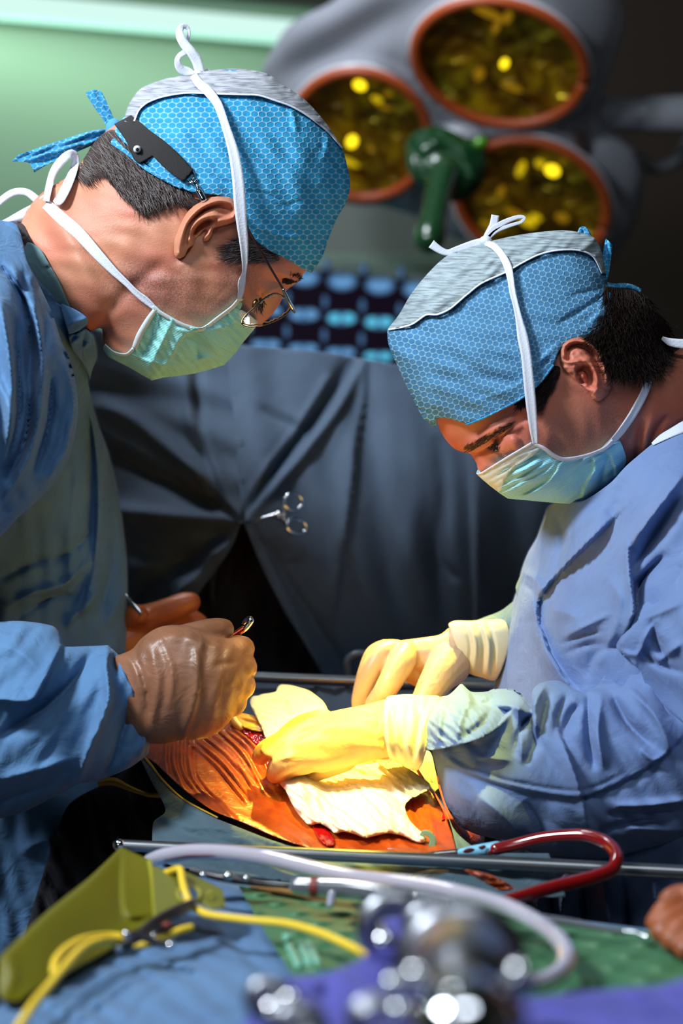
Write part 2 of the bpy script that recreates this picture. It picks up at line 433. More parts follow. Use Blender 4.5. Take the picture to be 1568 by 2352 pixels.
m_chrome = simple('chrome', srgb(205, 208, 214), 0.07, Metallic=1.0)
m_rod = simple('brushed_rod', srgb(120, 124, 128), 0.33, Metallic=0.9)
m_black = simple('black_rubber', srgb(20, 16, 18), 0.55)
m_blacktape = simple('black_webbing', srgb(14, 8, 10), 0.8, (900, 0.5, 0.0006))
m_gold = simple('gold_wire', srgb(140, 112, 70), 0.25, Metallic=1.0)
# ------------------------------------------------------------------ the room
def wallmat(name, c1, c2):
    m = M(name, c1, 0.6); m.color(m.mix(m.noise(1.6, 3), c1, c2)); m.bump(m.noise(60, 3), 0.1, 0.002); return m.m
m_wall = wallmat('wall_green', srgb(112, 142, 116), srgb(102, 130, 106)); m_wall2 = wallmat('wall_olive', srgb(72, 66, 58), srgb(60, 56, 50))
m_floor = wallmat('floor_grey', srgb(90, 95, 95), srgb(80, 85, 88)); m_ceil = wallmat('ceiling_grey', srgb(92, 98, 84), srgb(80, 86, 74))
mk('floor', box((0.2, 1.6, -0.05), (5.6, 6.4, 0.1)), m_floor, kind='structure', smooth=False)
mk('ceiling', box((0.2, 1.6, 2.95), (5.6, 6.4, 0.1)), m_ceil, kind='structure', smooth=False)
mk('wall_left', box((-2.45, 1.6, 1.45), (0.1, 6.4, 2.9)), m_wall, kind='structure', smooth=False)
mk('wall_right', box((2.85, 1.6, 1.45), (0.1, 6.4, 2.9)), m_wall2, kind='structure', smooth=False)
mk('wall_front', box((0.2, -1.5, 1.45), (5.4, 0.1, 2.9)), m_wall2, kind='structure', smooth=False)
AW = math.atan2(0.2, 0.52); wd = Vector((math.cos(AW), math.sin(AW), 0)); wn = Vector((math.sin(AW), -math.cos(AW), 0)); wo = Vector((-0.114, 3.9, 0))
def wallpt(s, z, out=0.0): return wo+wd*s+wn*out+Vector((0, 0, z))
c = wallpt(0.45, 1.2, -0.05); mk('wall_back', box(c, (4.6, 0.1, 2.4), AW), m_wall, kind='structure', smooth=False)
c = wallpt(0.45, 2.62, -0.03); mk('wall_back_top', box(c, (4.6, 0.06, 0.44), AW), wallmat('wall_top', srgb(74, 72, 52), srgb(66, 66, 48)), kind='structure', smooth=False)
c = wallpt(-0.4, 2.405, 0.012); mk('trim_1', box(c, (2.0, 0.035, 0.022), AW), simple('trim_dark', srgb(50, 48, 40), 0.6), kind='structure', smooth=False)
# fluorescent batten along the top of the green wall
t = empty('wall_light', wallpt(-0.6, 2.33, 0.03), 'long glowing mint fluorescent batten along the top of the green wall', 'light')
mk('light_diffuser', box(wallpt(-0.62, 2.336, 0.035), (1.5, 0.05, 0.032), AW), emis('batten_glow', srgb(206, 242, 232), 1.1), t, smooth=False, bevel=0.008)
mk('light_housing', box(wallpt(-0.62, 2.312, 0.022), (1.52, 0.03, 0.012), AW), simple('batten_rim', srgb(180, 228, 210), 0.4), t, smooth=False)
lamp('batten_light', 'AREA', wallpt(-0.62, 2.30, 0.10), wallpt(-0.60, 2.0, 0.0), 4.0, (0.78, 1.0, 0.84), shape='RECTANGLE', size=1.4, size_y=0.04)
c = wallpt(1.4, 1.3, 0.05); mk('door_1', box(c, (2.2, 0.06, 2.6), AW), wallmat('dark_panelling', srgb(50, 40, 32), srgb(44, 36, 28)), kind='structure', smooth=False)
# dull green-grey cabinet behind, below the lamp
cb = empty('wall_cabinet', PX(820, 640, 3.6).tolist(), 'dull grey-green cabinet on the back wall above the scan viewer', 'cabinet')
mk('cabinet_body', box(PX(840, 530, 3.62), (0.75, 0.22, 0.13)), simple('cabinet_grey', srgb(66, 76, 68), 0.5), cb, smooth=False, bevel=0.006)
mk('cabinet_rim', box(PX(840, 604, 3.50), (0.75, 0.05, 0.03)), simple('cabinet_rim', srgb(78, 98, 84), 0.4), cb, smooth=False, bevel=0.004)

# scan viewer
vb = empty('scan_viewer', PX(760, 900, 3.34).tolist(), 'lit scan viewer with rows of blue-white scan slices, behind the drape', 'light box')
RV = math.radians(7.0)
def vtilt(px, py, d):   # the viewer hangs tilted: a rotated local grid about (780,720)
    u, v = px-780, py-720; return 780+u*math.cos(RV)-v*math.sin(RV), 720+u*math.sin(RV)+v*math.cos(RV), d
def vpoly(pts): return [vtilt(x, y, 0)[:2]+('s',) for x, y in pts]
D0 = 3.32
mk('film_sheet', sheet(vpoly([(480, 625), (1060, 625), (1060, 960), (480, 960)]), lambda x, y: D0+0*x, th=0.004, s=60), emis('film_black', srgb(22, 14, 28), 0.8), vb, smooth=False)
mk('viewer_case', sheet(vpoly([(460, 600), (1080, 600), (1080, 980), (460, 980)]), lambda x, y: D0+0.01+0*x, th=0.09, s=60), simple('case_grey', srgb(90, 110, 100), 0.5), vb, smooth=False)
def glow(name, pts, e, off):
    return sheet(pts, lambda x, y: D0-off+0*x, th=0.0008, s=6)
m_s1 = emis('scan_dim', srgb(70, 108, 150), 0.9); m_s2 = emis('scan_mid', srgb(98, 150, 200), 1.0); m_s3 = emis('scan_hot', srgb(90, 196, 232), 1.0)
def oval(cx, cy, a, b, n=14, dent=0.0):
    return [(cx+a*math.cos(t), cy+b*math.sin(t)*(1-dent*math.exp(-(math.cos(t)/0.35)**2)*(math.sin(t) < 0))) for t in np.linspace(0, 2*math.pi, n, endpoint=False)]
cells = []
for r, y in enumerate((650, 735, 812)):
    for c_ in range(5):
        cx = 614+c_*86-(r*2) ; cells.append((r, c_, cx, y+(c_-2)*9-4))
for r, c_, x, y in cells:
    a, b = ((34, 21), (36, 16), (36, 11))[r]
    so = mk('scan_slice', glow('s', oval(x, y, a, b, dent=0.25), 1, 0.0015), m_s1, vb)
    if r == 0: g = glow('s', oval(x, y+1, a*0.72, b*0.66, dent=0.5), 1, 0.003); mm = m_s2
    elif r == 1: g = merge([glow('s', oval(x-16, y, 13, 11), 1, 0.003), glow('s', oval(x+16, y, 14, 11), 1, 0.003)]); mm = m_s3 if c_ > 1 else m_s2
    else: g = merge([glow('s', oval(x-16, y+1, 15, 8), 1, 0.003), glow('s', oval(x+17, y+2, 14, 9), 1, 0.003)]); mm = m_s3 if c_ > 2 else m_s2
    mk('bright_core', g, mm, so)
    mk('scan_marker', glow('s', oval(x-38, y-38, 6, 15), 1, 0.0015), m_s1, vb)

# ------------------------------------------------------------------ operating lamp
def lampd(dd=0.0):
    k = 0.62/1000
    return lambda x, y: 2.90+(np.asarray(y, float)-250)*k-(np.asarray(x, float)-1000)*0.0001+dd
HOUS = [(600,170),(622,118),(660,62),(700,35),(760,5),(830,-50),(930,-120),(1150,-160),(1330,-120),(1400,-60),(1425,10),(1430,60),(1412,130),(1388,200),(1380,250),(1385,290),(1420,310),(1460,350),(1478,400),(1472,460),(1455,520),(1425,570),(1400,605),(1360,625),(1250,610),(1150,560),(1040,545),(960,500),(880,475),(800,466),(700,440),(620,330)]
HF = Field(HOUS, 0, 0.10, 0.42)
m_hous = simple('lamp_enamel', srgb(134, 136, 146), 0.38, (3, 0.2, 0.01))
def elp(cx, cy, a, b, rot, n=28): 
    r = math.radians(rot)
    return [(cx+a*math.cos(t)*math.cos(r)-b*math.sin(t)*math.sin(r), cy+a*math.cos(t)*math.sin(r)+b*math.sin(t)*math.cos(r)) for t in np.linspace(0, 2*math.pi, n, endpoint=False)]
LENS = [(1148,143,207,147,13), (828,308,168,152,20), (1222,462,186,145,20)]
LF_ = [Field(elp(cx, cy, a-2, b-2, r), 0, 1.0, 0.5) for cx, cy, a, b, r in LENS]
def houf(x, y):
    d = lampd(0.10)(x, y)-HF.h(x, y)
    for q in LF_:   # the round wells that hold the reflectors
        k = sm(q.h(x, y)/0.35); d = d*(1-k)+k*np.maximum(d, lampd(0.07)(x, y))
    return d
L0 = empty('operating_lamp', PX(1050, 560, 2.98).tolist(), 'large grey three-reflector operating lamp with amber glass hanging behind the surgeons', 'lamp')
hf = []
for cx, cy, a, b, r in LENS: hf.append(('fold', elp(cx, cy, a+10, b+9, r)+[elp(cx, cy, a+10, b+9, r)[0]], 14, 0.006))
hf += [('fold', [(640,180),(760,120),(860,60),(930,20)], 45, -0.02), ('fold', [(1350,330),(1370,250),(1400,150)], 35, -0.015), ('fold', [(980,500),(1010,560)], 30, -0.01)]
holes = HOUS
mk('housing', sheet(HOUS, lambda x, y: houf(x, y), lambda x, y: lampd(0.10)(x, y)+1.3*HF.h(x, y), s=9, F=hf), m_hous, L0)
def amber():
    m = M('amber_reflector', srgb(150, 120, 20), 0.25); m.b.inputs['Metallic'].default_value = 0.55
    n = m.noise(16, 6, dist=1.6); g = m.noise(7, 3)
    m.color(m.mix(m.ramp(g, [(0.4, (0, 0, 0)), (0.65, (1, 1, 1))]), m.ramp(n, [(0.3, srgb(80, 50, 10)), (0.5, srgb(160, 110, 14)), (0.68, srgb(236, 190, 26))]), m.ramp(n, [(0.3, srgb(60, 44, 12)), (0.55, srgb(120, 110, 20)), (0.75, srgb(200, 190, 24))])))
    m.bump(m.noise(22, 5, dist=1.5), 1.0, 0.02); return m.m
m_amber = amber(); m_rim = simple('amber_gasket', srgb(150, 62, 18), 0.5); m_chr = simple('bezel', srgb(170, 172, 178), 0.3)
m_glint = emis('reflector_glint', srgb(255, 222, 30), 2.2); m_glint_amber = emis('glint_amber', srgb(150, 112, 16), 0.8)  # small glowing blobs painting bulb glints onto the amber reflectors
m_glint_dim = emis('reflector_glint_dim', srgb(215, 185, 20), 0.9)
SPOTS = [[(1158,146,9,12,1), (1165,40,10,16,2), (1120,30,40,10,2), (1100,170,12,16,2), (1175,200,26,8,2), (1140,60,8,20,2)], [(826,196,15,11,1), (808,325,12,15,1), (800,372,26,7,0), (865,228,14,7,0), (892,215,8,6,2), (880,245,22,5,2), (850,340,8,6,2), (700,300,8,18,2), (790,420,40,5,2)], [(1268,392,17,13,1), (1240,376,12,9,0), (1212,510,20,10,0), (1196,388,9,20,0), (1230,500,14,8,0), (1150,440,8,14,2), (1180,490,24,8,2), (1290,500,16,10,2), (1130,520,30,8,2)]]
for (cx, cy, a, b, r), sp in zip(LENS, SPOTS):
    E = elp(cx, cy, a-22, b-19, r, 40); EF = Field(E, 0, 0.05, 0.5)
    top = lambda x, y: lampd(0.018)(x, y)
    rf = mk('reflector', sheet(E, lambda x, y: lampd(0.028)(x, y)-0.016*(1-EF.h(x, y)/0.05), lambda x, y: lampd(0.06)(x, y), s=8), m_amber, L0, label='amber mottled reflector glass')
    o = elp(cx, cy, a-10, b-9, r, 60); S = np.array(o+[o[0]])
    C = PX(S[:, 0], S[:, 1], lampd(0.0)(S[:, 0], S[:, 1])); mk('gasket', tube3(C, 0.0085, 10, cap=False), m_rim, L0, label='orange-brown gasket ring')
    o = elp(cx, cy, a+3, b+3, r, 60); S = np.array(o+[o[0]])
    C = PX(S[:, 0], S[:, 1], lampd(0.006)(S[:, 0], S[:, 1])); mk('bezel', tube3(C, 0.005, 8, cap=False), m_chr, L0)
    for x, y, ra, rb, hot in sp:
        d = float(lampd(0.0)(x, y)); mk('reflector_glint', ell(PX(x, y, d), (ra*d/FPX, 0.004, rb*d/FPX), 0.4), (m_glint_dim, m_glint, m_glint_amber)[hot], rf)
# small fittings on the face
for x, y, s_ in [(868,160,9), (1012,260,7), (1288,292,6)]:
    mk('screw', ell(PX(x, y, float(houf(x, y))-0.001), (s_*0.0006, 0.004, s_*0.0004)), m_black, L0)
mk('label_plate', sheet([(1313,304,'s'),(1344,304,'s'),(1354,356,'s'),(1328,352,'s')], lambda x, y: houf(x, y)-0.004, th=0.003, s=8), simple('plate', srgb(70, 52, 52), 0.6), L0)
mk('handle_socket', ell(PX(1060, 315, float(houf(1060, 315))-0.0), (0.042, 0.035, 0.030)), m_hous, L0)
arm = mk('arm', tube([(1360,262,3.0,0.026),(1478,262,3.0,0.026),(1750,262,3.0,0.026)], 20, 24), m_hous, L0)
mk('ceiling_column', tube3([(0.62, 3.0, 1.93), (0.70, 3.0, 2.1), (0.70, 3.0, 2.9)], 0.04, 20), m_hous, arm)
mk('arm_collar', tube([(1480,262,2.998,0.0275),(1640,262,2.998,0.0275)], 20, 24), m_hous, arm)
mk('cable_loop', tube([(1462,365,3.1,0.011),(1500,385,3.1,0.011),(1545,372,3.1,0.011),(1580,330,3.1,0.011),(1600,290,3.1,0.011)], 8), simple('cable_grey', srgb(90, 92, 98), 0.5), L0)
# green sterile handle with its flared skirt
def gmat():
    m = M('green_handle', srgb(18, 54, 28), 0.22); m.b.inputs['Transmission Weight'].default_value = 0.12; m.bump(m.noise(14, 3), 0.6, 0.01); return m.m
m_gh = gmat()
hh = mk('lamp_handle', tube([(1020,395,2.72,0.020),(1005,450,2.69,0.0185),(995,500,2.665,0.018),(988,535,2.65,0.0205),(985,548,2.645,0.0205)], 8, 20), m_gh, L0, label='green translucent sterile handle sleeve')
SK = [(935,320),(960,300),(1000,288),(1040,300),(1075,318),(1105,315),(1112,340),(1118,380),(1110,420),(1080,450),(1040,465),(1000,440),(960,425),(940,400),(932,360)]
SKF = Field(SK, 2.78, 0.035, 0.5)
mk('skirt', sheet(SK, SKF.front(), SKF.back(), s=7, F=[('fold', [(965,345),(1000,325),(1050,330),(1080,350)], 9, 0.007), ('fold', [(975,370),(1010,350),(1045,360),(1075,380)], 8, -0.006), ('fold', [(940,340),(960,400),(985,430)], 9, 0.006), ('fold', [(1060,345),(1085,400),(1075,440)], 10, 0.006), ('noise', 40, 0.002, 30, 1, 3)]), m_gh, hh)
mk('bright_tab', ell(PX(1103, 328, 2.74), (0.011, 0.008, 0.009)), simple('lime_plastic', srgb(60, 110, 16), 0.3), hh)

# ------------------------------------------------------------------ hanging backdrop drape, in two panels clipped together
bd_t = TPS([(100, 700, 1.98), (555, 1190, 1.93), (500, 800, 2.02), (900, 850, 2.02), (1300, 900, 2.02), (200, 1500, 1.96), (800, 1500, 1.95), (1300, 1500, 1.97), (700, 2100, 1.98), (300, 2100, 2.0), (1250, 2100, 2.0), (0, 1200, 2.0)])
DL = [(60,640),(200,745),(300,772),(440,782),(566,792,'s'),(560,830),(556,900),(560,1000),(562,1100),(555,1195,'s'),(530,1260),(480,1330),(430,1400),(380,1480),(330,1560),(280,1640),(100,1900,'s'),(-100,1900,'s'),(-100,700)]
FL = [('fold', [(556,1190),(480,1040),(440,960),(420,850)], 16, 0.014), ('fold', [(556,1195),(430,1060),(330,980),(240,930)], 22, 0.018), ('fold', [(556,1198),(420,1120),(330,1080),(220,1010)], 14, -0.014),
      ('fold', [(556,1200),(440,1190),(340,1180),(240,1170)], 18, 0.013), ('fold', [(500,1150),(460,1000),(455,900),(450,800)], 12, -0.010), ('fold', [(545,1220),(470,1300),(400,1390),(340,1500)], 20, 0.014), ('fold', [(520,1215),(420,1290),(330,1350),(260,1450)], 22, -0.012), ('noise', 130, 0.004, 20, 2.5, 5)]
DR = [(528,790,'s'),(640,800),(740,808),(890,834),(1000,845),(1150,858),(1350,880,'s'),(1350,2150,'s'),(820,2150,'s'),(780,1640),(745,1560),(700,1480),(650,1400),(605,1310),(575,1240),(557,1195,'s'),(548,1100),(540,1000),(530,900),(524,840)]
FR = [('fold', [(562,1180),(640,1060),(720,960),(790,860),(810,836)], 18, -0.018), ('fold', [(566,1188),(690,1050),(780,930),(825,838)], 13, 0.016), ('fold', [(558,1170),(610,1080),(680,990),(755,870)], 10, 0.012),
      ('step', [(842,838),(838,920),(820,1010),(812,1100),(800,1200),(780,1330),(762,1440)], 34, 0.012), ('fold', [(600,940),(660,970),(705,990)], 10, -0.008), ('fold', [(568,1200),(600,1290),(660,1400),(730,1520)], 14, 0.009), ('fold', [(590,1210),(660,1340),(760,1490),(800,1580)], 12, -0.008),
      ('fold', [(1010,1020),(1020,1140),(1008,1260),(1015,1420)], 18, -0.008), ('fold', [(1012,1290),(1050,1330)], 7, -0.006), ('fold', [(940,900),(960,1100),(950,1300)], 30, 0.008), ('step', [(1092,1560),(1090,1400),(1088,1250),(1086,1100),(1080,900)], 60, 0.018), ('noise', 150, 0.004, 80, 2.0, 9)]
bd = empty('backdrop_drape', (-0.05, 2.0, 0.0), 'dark blue-grey cloth drape hanging between the surgeons, gathered at a clamp', 'drape')
mk('left_panel', sheet(DL, bd_t, th=0.003, s=9, F=FL), m_back, bd)
mk('right_panel', sheet(DR, lambda x, y: bd_t(x, y)-0.004, th=0.003, s=9, F=FR), m_back, bd)
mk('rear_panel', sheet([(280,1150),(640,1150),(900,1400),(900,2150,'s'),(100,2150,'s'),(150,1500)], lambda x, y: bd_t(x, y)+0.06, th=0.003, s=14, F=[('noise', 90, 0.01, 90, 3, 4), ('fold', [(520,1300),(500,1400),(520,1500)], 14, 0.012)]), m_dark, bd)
# towel clamp: hooked jaws, shanks, two finger rings
cl = empty('towel_clamp', PX(560, 1200, 1.9).tolist(), 'steel clamp with two finger rings pinching the backdrop drape together', 'clamp')
mk('jaws', [tube([(540,1190,1.925,0.0012),(548,1198,1.91,0.0018),(575,1198,1.90,0.0022),(610,1191,1.895,0.0026),(640,1184,1.893,0.0032)], 4), tube([(600,1190,1.888,0.002),(640,1180,1.886,0.003)], 4)], m_chrome, cl)
mk('shank', tube([(636,1186,1.89,0.003),(652,1184,1.888,0.003),(654,1172,1.888,0.0024),(650,1163,1.888,0.002)], 3), m_steel, cl)
mk('shank', tube([(640,1188,1.886,0.003),(656,1196,1.884,0.003),(656,1207,1.884,0.002)], 3), m_steel, cl)
for x, y, a, b, r in ((673,1153,21,19,10), (681,1209,23,17,15)):
    o = elp(x, y, a, b, r, 32); S = np.array(o+[o[0]]); mk('finger_ring', tube3(PX(S[:, 0], S[:, 1], 1.886+(S[:, 0]-x)*0.0002), 0.0019, 8, cap=False), m_chrome, cl)
# ------------------------------------------------------------------ ears and hair helpers
def ear_geo(outl, base, H, F, s=2.2):
    EFl = Field(outl, 0, 1.0, 0.35, g=3)
    fr = lambda x, y: base(x, y)-H*EFl.h(x, y)
    return sheet(outl, fr, lambda x, y: base(x, y)+0.012, s=s, F=F)

def strands(poly, fn, dirfn, n, L, w, off=0.0015, lift=0.004, seed=1, wav=0.5, both=False):
    """many short tapered hairs growing on a surface, one mesh"""
    g = np.random.default_rng(seed); P = spline(poly, 8, True); x0, y0 = P.min(0); x1, y1 = P.max(0)
    V = []; F = []; k = 0
    xs = g.uniform(x0, x1, n*3); ys = g.uniform(y0, y1, n*3); ok = inside(xs, ys, P); xs = xs[ok][:n]; ys = ys[ok][:n]
    for x, y in zip(xs, ys):
        a = dirfn(x, y)+g.normal(0, 0.16); l = L*g.uniform(0.6, 1.3); m = 5; ww = w*g.uniform(0.6, 1.4); bend = g.normal(0, wav)
        px, py = x, y; lf = lift*g.uniform(0.2, 1.2)
        for i in range(m):
            t = i/(m-1); aa = a+bend*t; nx, ny = -math.sin(aa), math.cos(aa); h = ww*(1-t)**0.7/2+0.15
            d = float(fn(np.array([px]), np.array([py]))[0])-off-lf*t
            V.append(PX(px-nx*h, py-ny*h, d)); V.append(PX(px+nx*h, py+ny*h, d)); V.append(PX(px, py, d-0.0004))
            px += math.cos(aa)*l/(m-1); py += math.sin(aa)*l/(m-1)
            if i: q = k+(i-1)*3; F += [(q, q+2, q+5, q+3), (q+2, q+1, q+4, q+5), (q+1, q, q+3, q+4)]
        k += m*3
    V = np.array(V); return V, F, np.zeros((len(V), 2))

# ------------------------------------------------------------------ LEFT SURGEON: head bent down to the right, seen in profile
DHL = 1.60
ENV_L = [(205,350),(232,300),(288,267),(298,240),(324,207),(376,186),(430,176),(491,165),(549,162),(612,173),(654,201),(696,230),(732,267),(764,309),(785,342),(797,385),(803,425),(795,460),(772,500),(755,540),(740,585),(722,612),(697,628),(688,645),(668,658),(652,672),(640,700),(612,735),(583,757),(550,800),(515,837),(445,858),(377,868),(348,872),(293,842),(251,821),(238,795),(233,755),(206,764),(150,760),(60,740),(-60,700),(-120,560),(-40,480),(40,515),(58,485),(100,440),(160,402)]
HL = Field(ENV_L, DHL, 0.082, 0.42)
BODY_L = [(205,350),(240,305),(300,262),(330,222),(380,200),(440,190),(500,183),(560,184),(620,198),(680,240),(720,275),(755,325),(770,380),(772,430),(760,480),(745,540),(725,590),(712,615),(697,628),(690,643),(672,656),(655,670),(640,700),(612,735),(575,760),(540,800),(500,825),(440,845),(360,855),(290,815),(255,805),(238,790),(233,755),(206,764),(180,790),(100,860),(0,860),(-80,700),(-60,560),(10,520),(40,518),(62,480),(100,440),(160,402)]
fL = [('fold', [(560,640),(530,690),(480,740)], 40, 0.004), ('fold', [(236,735),(262,700),(330,640),(380,600)], 18, -0.003), ('fold', [(240,740),(262,775),(285,800)], 10, -0.006), ('fold', [(110,470),(160,560),(215,680),(240,730)], 30, 0.007),
      ('fold', [(430,610),(470,650),(500,680)], 40, 0.003), ('fold', [(610,640),(640,650),(660,650)], 12, -0.004), ('fold', [(585,665),(600,690),(605,720)], 12, -0.006), ('fold', [(600,690),(625,668),(650,660)], 9, 0.004), ('fold', [(405,600),(425,560),(440,500)], 14, -0.004), ('fold', [(640,625),(670,640),(690,642)], 8, 0.003), ('noise', 60, 0.0008, 40, 1, 2)]
geoB = sheet(BODY_L, HL.front(), HL.back(), s=4.5, F=fL)
EAR_L = [(399,575),(402,590),(412,594),(424,588),(432,572),(446,562),(462,556),(478,552),(486,540),(492,524),(520,516),(541,508),(550,492),(553,474),(546,460),(532,451),(510,447),(486,452),(462,462),(440,476),(422,500),(408,530),(400,555)]
fE = [('fold', [(410,578),(416,545),(432,505),(462,476),(500,460),(532,466),(544,484),(536,500),(510,507),(488,509)], 6.5, 0.0058), ('fold', [(426,560),(434,520),(468,484),(505,474),(528,482)], 5.5, -0.0075), ('fold', [(436,535),(450,510),(478,498),(505,494)], 7, 0.0040),
      ('fold', [(444,545),(452,528),(470,514),(490,508)], 8, -0.0150), ('fold', [(450,560),(462,545),(476,528)], 8, -0.0150), ('fold', [(466,548),(478,538),(484,526)], 5, 0.0085), ('fold', [(432,552),(440,545)], 7, 0.004), ('fold', [(404,584),(418,588)], 8, 0.003), ('fold', [(500,486),(525,490)], 6, -0.005)]
geoE = ear_geo(EAR_L, HL.front(-0.002), 0.014, fE)
def fig_rest(sgn, cx, nd, zs, head_d):
    """shoulders, arms and legs under the gown, same skin mesh as the head"""
    X = cx; g = []
    g.append(ell((X, nd, zs-0.28), (0.13, 0.15, 0.34), 0.0, 24, 16))
    g.append(ell((X, nd, zs-0.62), (0.13, 0.15, 0.20), 0.0, 24, 12))
    for s in (-1, 1): g.append(tube3([(X, nd+s*0.08, zs-0.7), (X-0.01, nd+s*0.09, zs-1.05), (X, nd+s*0.09, 0.08)], [0.075, 0.055, 0.04], 14))
    return g
rootL = empty('person', (-0.42, 1.68, 0.0), 'surgeon at left in glasses and bright blue honeycomb cap, bending over the patient', 'person')
def stub(x, y): # where stubble grows
    d1, _, _ = pdist(x, y, [(330,660),(420,690),(500,690),(545,640)]); d2, _, _ = pdist(x, y, [(240,700),(300,640),(420,640)])
    return np.clip(1.1-d1/95, 0, 1)*0.7+np.clip(1-d2/60, 0, 1)*0.35
mk('body', [geoB, geoE]+fig_rest(1, -0.42, 1.72, 1.42, 1.6), m_skinL, rootL, fac=stub)
# hair: nape patch, sideburn
NAPE = [(200,352),(214,326),(240,304),(262,302),(300,345),(340,380),(400,420),(440,438),(425,446),(390,450),(355,462),(325,474),(300,460),(272,440),(250,410),(225,385),(190,405),(170,400)]
hr = mk('hair', sheet([(192,372),(205,345),(225,318),(262,298),(300,340),(345,375),(400,415),(436,436),(415,440),(375,446),(335,458),(310,452),(275,425),(245,395),(225,375)], HL.front(0.002), HL.back(0.002), s=5, F=[('noise', 14, 0.0012, 50, 4, 8)]), m_hairL, rootL)
mk('hair_strands', strands(NAPE, HL.front(), lambda x, y: math.radians(60+ (x-300)*0.10), 2600, 34, 2.0, 0.002, 0.003, 3, 0.3), m_hairL, hr)
mk('grey_hair_strands', strands(NAPE, HL.front(), lambda x, y: math.radians(58+(x-300)*0.10), 500, 30, 1.3, 0.004, 0.003, 4, 0.3), m_hairG, hr, label='grey hairs')
SB = [(556,545),(590,552),(630,572),(655,590),(640,600),(600,602),(560,600),(530,592),(522,570)]
hs = mk('sideburn', strands(SB, HL.front(), lambda x, y: math.radians(168), 130, 28, 1.2, 0.0012, 0.002, 6, 0.3), m_hairL, rootL)
mk('sideburn_grey', strands(SB, HL.front(), lambda x, y: math.radians(172), 300, 34, 1.1, 0.0016, 0.002, 7, 0.3), m_hairG, rootL, label='grey temple hairs')
mk('eyebrow', strands([(645,646),(662,634),(682,634),(686,641),(674,650),(658,655)], HL.front(), lambda x, y: math.radians(-25), 260, 13, 1.4, 0.0004, 0.002, 8), m_hairR, rootL)
# eye socket: lid and lashes tucked behind the lens
ey = mk('eye', ell(PX(592, 690, 1.562), (0.0045, 0.005, 0.0060)), simple('eye_dark', srgb(50, 28, 22), 0.3), rootL)
mk('eyelashes', strands([(580,700),(600,680),(606,690),(598,712)], lambda x, y: 1.546+0*x, lambda x, y: math.radians(80), 70, 16, 1.4, 0.001, 0.003, 9), m_hairR, ey)

# cap
CAP_L = [(264,300),(276,278),(288,265),(298,238),(324,205),(376,184),(430,174),(491,163),(549,160),(612,171),(654,199),(696,228),(732,265),(764,307),(785,340),(798,385),(804,425),(796,462),(773,502),(757,540),(742,585),(726,612),(714,627,'s'),(690,614),(655,594),(620,576),(592,556),(572,534),(566,508),(558,478),(545,462),(505,450),(465,444),(436,440),(400,424),(368,403),(335,375),(303,343),(280,322)]
fC = [('fold', [(668,245),(676,280),(680,300)], 7, 0.004), ('fold', [(750,302),(752,330),(745,360)], 8, 0.004), ('fold', [(740,340),(770,370),(795,400)], 8, -0.004), ('step', [(560,445),(600,452),(650,470),(720,440),(780,400)], 9, -0.0012), ('fold', [(345,290),(370,284),(420,292)], 5, -0.0015),
      ('fold', [(600,520),(650,545),(690,545)], 7, 0.003), ('fold', [(300,300),(340,350),(420,400),(500,430)], 14, 0.003), ('fold', [(440,380),(490,410),(540,425)], 6, -0.002), ('fold', [(568,440),(620,448),(670,480)], 4, -0.002), ('fold', [(790,350),(795,400),(780,450)], 8, 0.003), ('fold', [(700,300),(690,400),(700,500)], 28, 0.003), ('noise', 70, 0.0012, 60, 1.5, 11)]
cp = mk('surgical_cap', sheet(CAP_L, HL.front(0.006), HL.back(0.006), s=4.5, F=fC), m_capL, rootL)
GR_L = [(286,280,'s'),(288,263),(298,236),(324,203),(376,182),(430,172),(491,161),(549,158),(612,169),(654,197),(696,226),(732,263),(764,305),(786,340,'s'),(753,302),(706,265),(669,244),(633,231),(596,219),(560,217),(497,215),(429,213),(376,221),(340,234),(319,252),(308,278,'s')]
mk('grey_crown', sheet(GR_L, HL.front(0.0105), HL.back(0.0105), s=4.5, F=[('noise', 26, 0.0012, 20, 3, 12), ('fold', [(610,175),(650,215),(672,243)], 5, -0.0015)]), m_greyL, cp, label='grey streaky crown panel')
SEAM = [(308,278),(319,252),(340,234),(376,221),(429,213),(497,215),(560,217),(596,219),(633,231),(669,244),(706,265),(753,302),(786,340)]
mk('crown_seam', ribbon([(x, y, 4) for x, y in SEAM], HL.front(0.0118), 0, 0.001, nx=3), m_tape, cp)
mks('cap_tie', [sheet([(262,290),(246,293),(235,272),(212,240),(196,213,'s'),(217,206),(234,211,'s'),(250,245),(262,275)], lambda x, y: 1.60+0*x, th=0.003, s=4, F=[('noise', 12, 0.002, 60, 4, 2)]),
    sheet([(268,300),(250,314),(209,335),(167,353),(110,378),(78,397,'s'),(66,374),(26,371,'s'),(42,356,'s'),(110,332),(199,303),(243,296)], lambda x, y: 1.595+0*x, th=0.003, s=4, F=[('step', [(68,374),(160,350),(250,312)], 12, -0.004), ('noise', 14, 0.002, -20, 4, 2)]),
    sheet([(270,310),(262,336),(232,362),(222,385),(214,404,'s'),(206,362),(222,326),(252,300)], lambda x, y: 1.59+0*x, th=0.003, s=4, F=[('fold', [(262,312),(230,345),(214,395)], 6, 0.005), ('noise', 10, 0.002, -50, 4, 3)]),
    ell(PX(262, 298, 1.588), (0.007, 0.007, 0.009)), sheet([(262,318),(300,352),(350,388),(420,430),(412,434),(340,395),(290,355),(255,330)], HL.front(0.0075), th=0.001, s=4, F=[('noise', 8, 0.001, 40, 3, 3)])], m_capTie, cp)

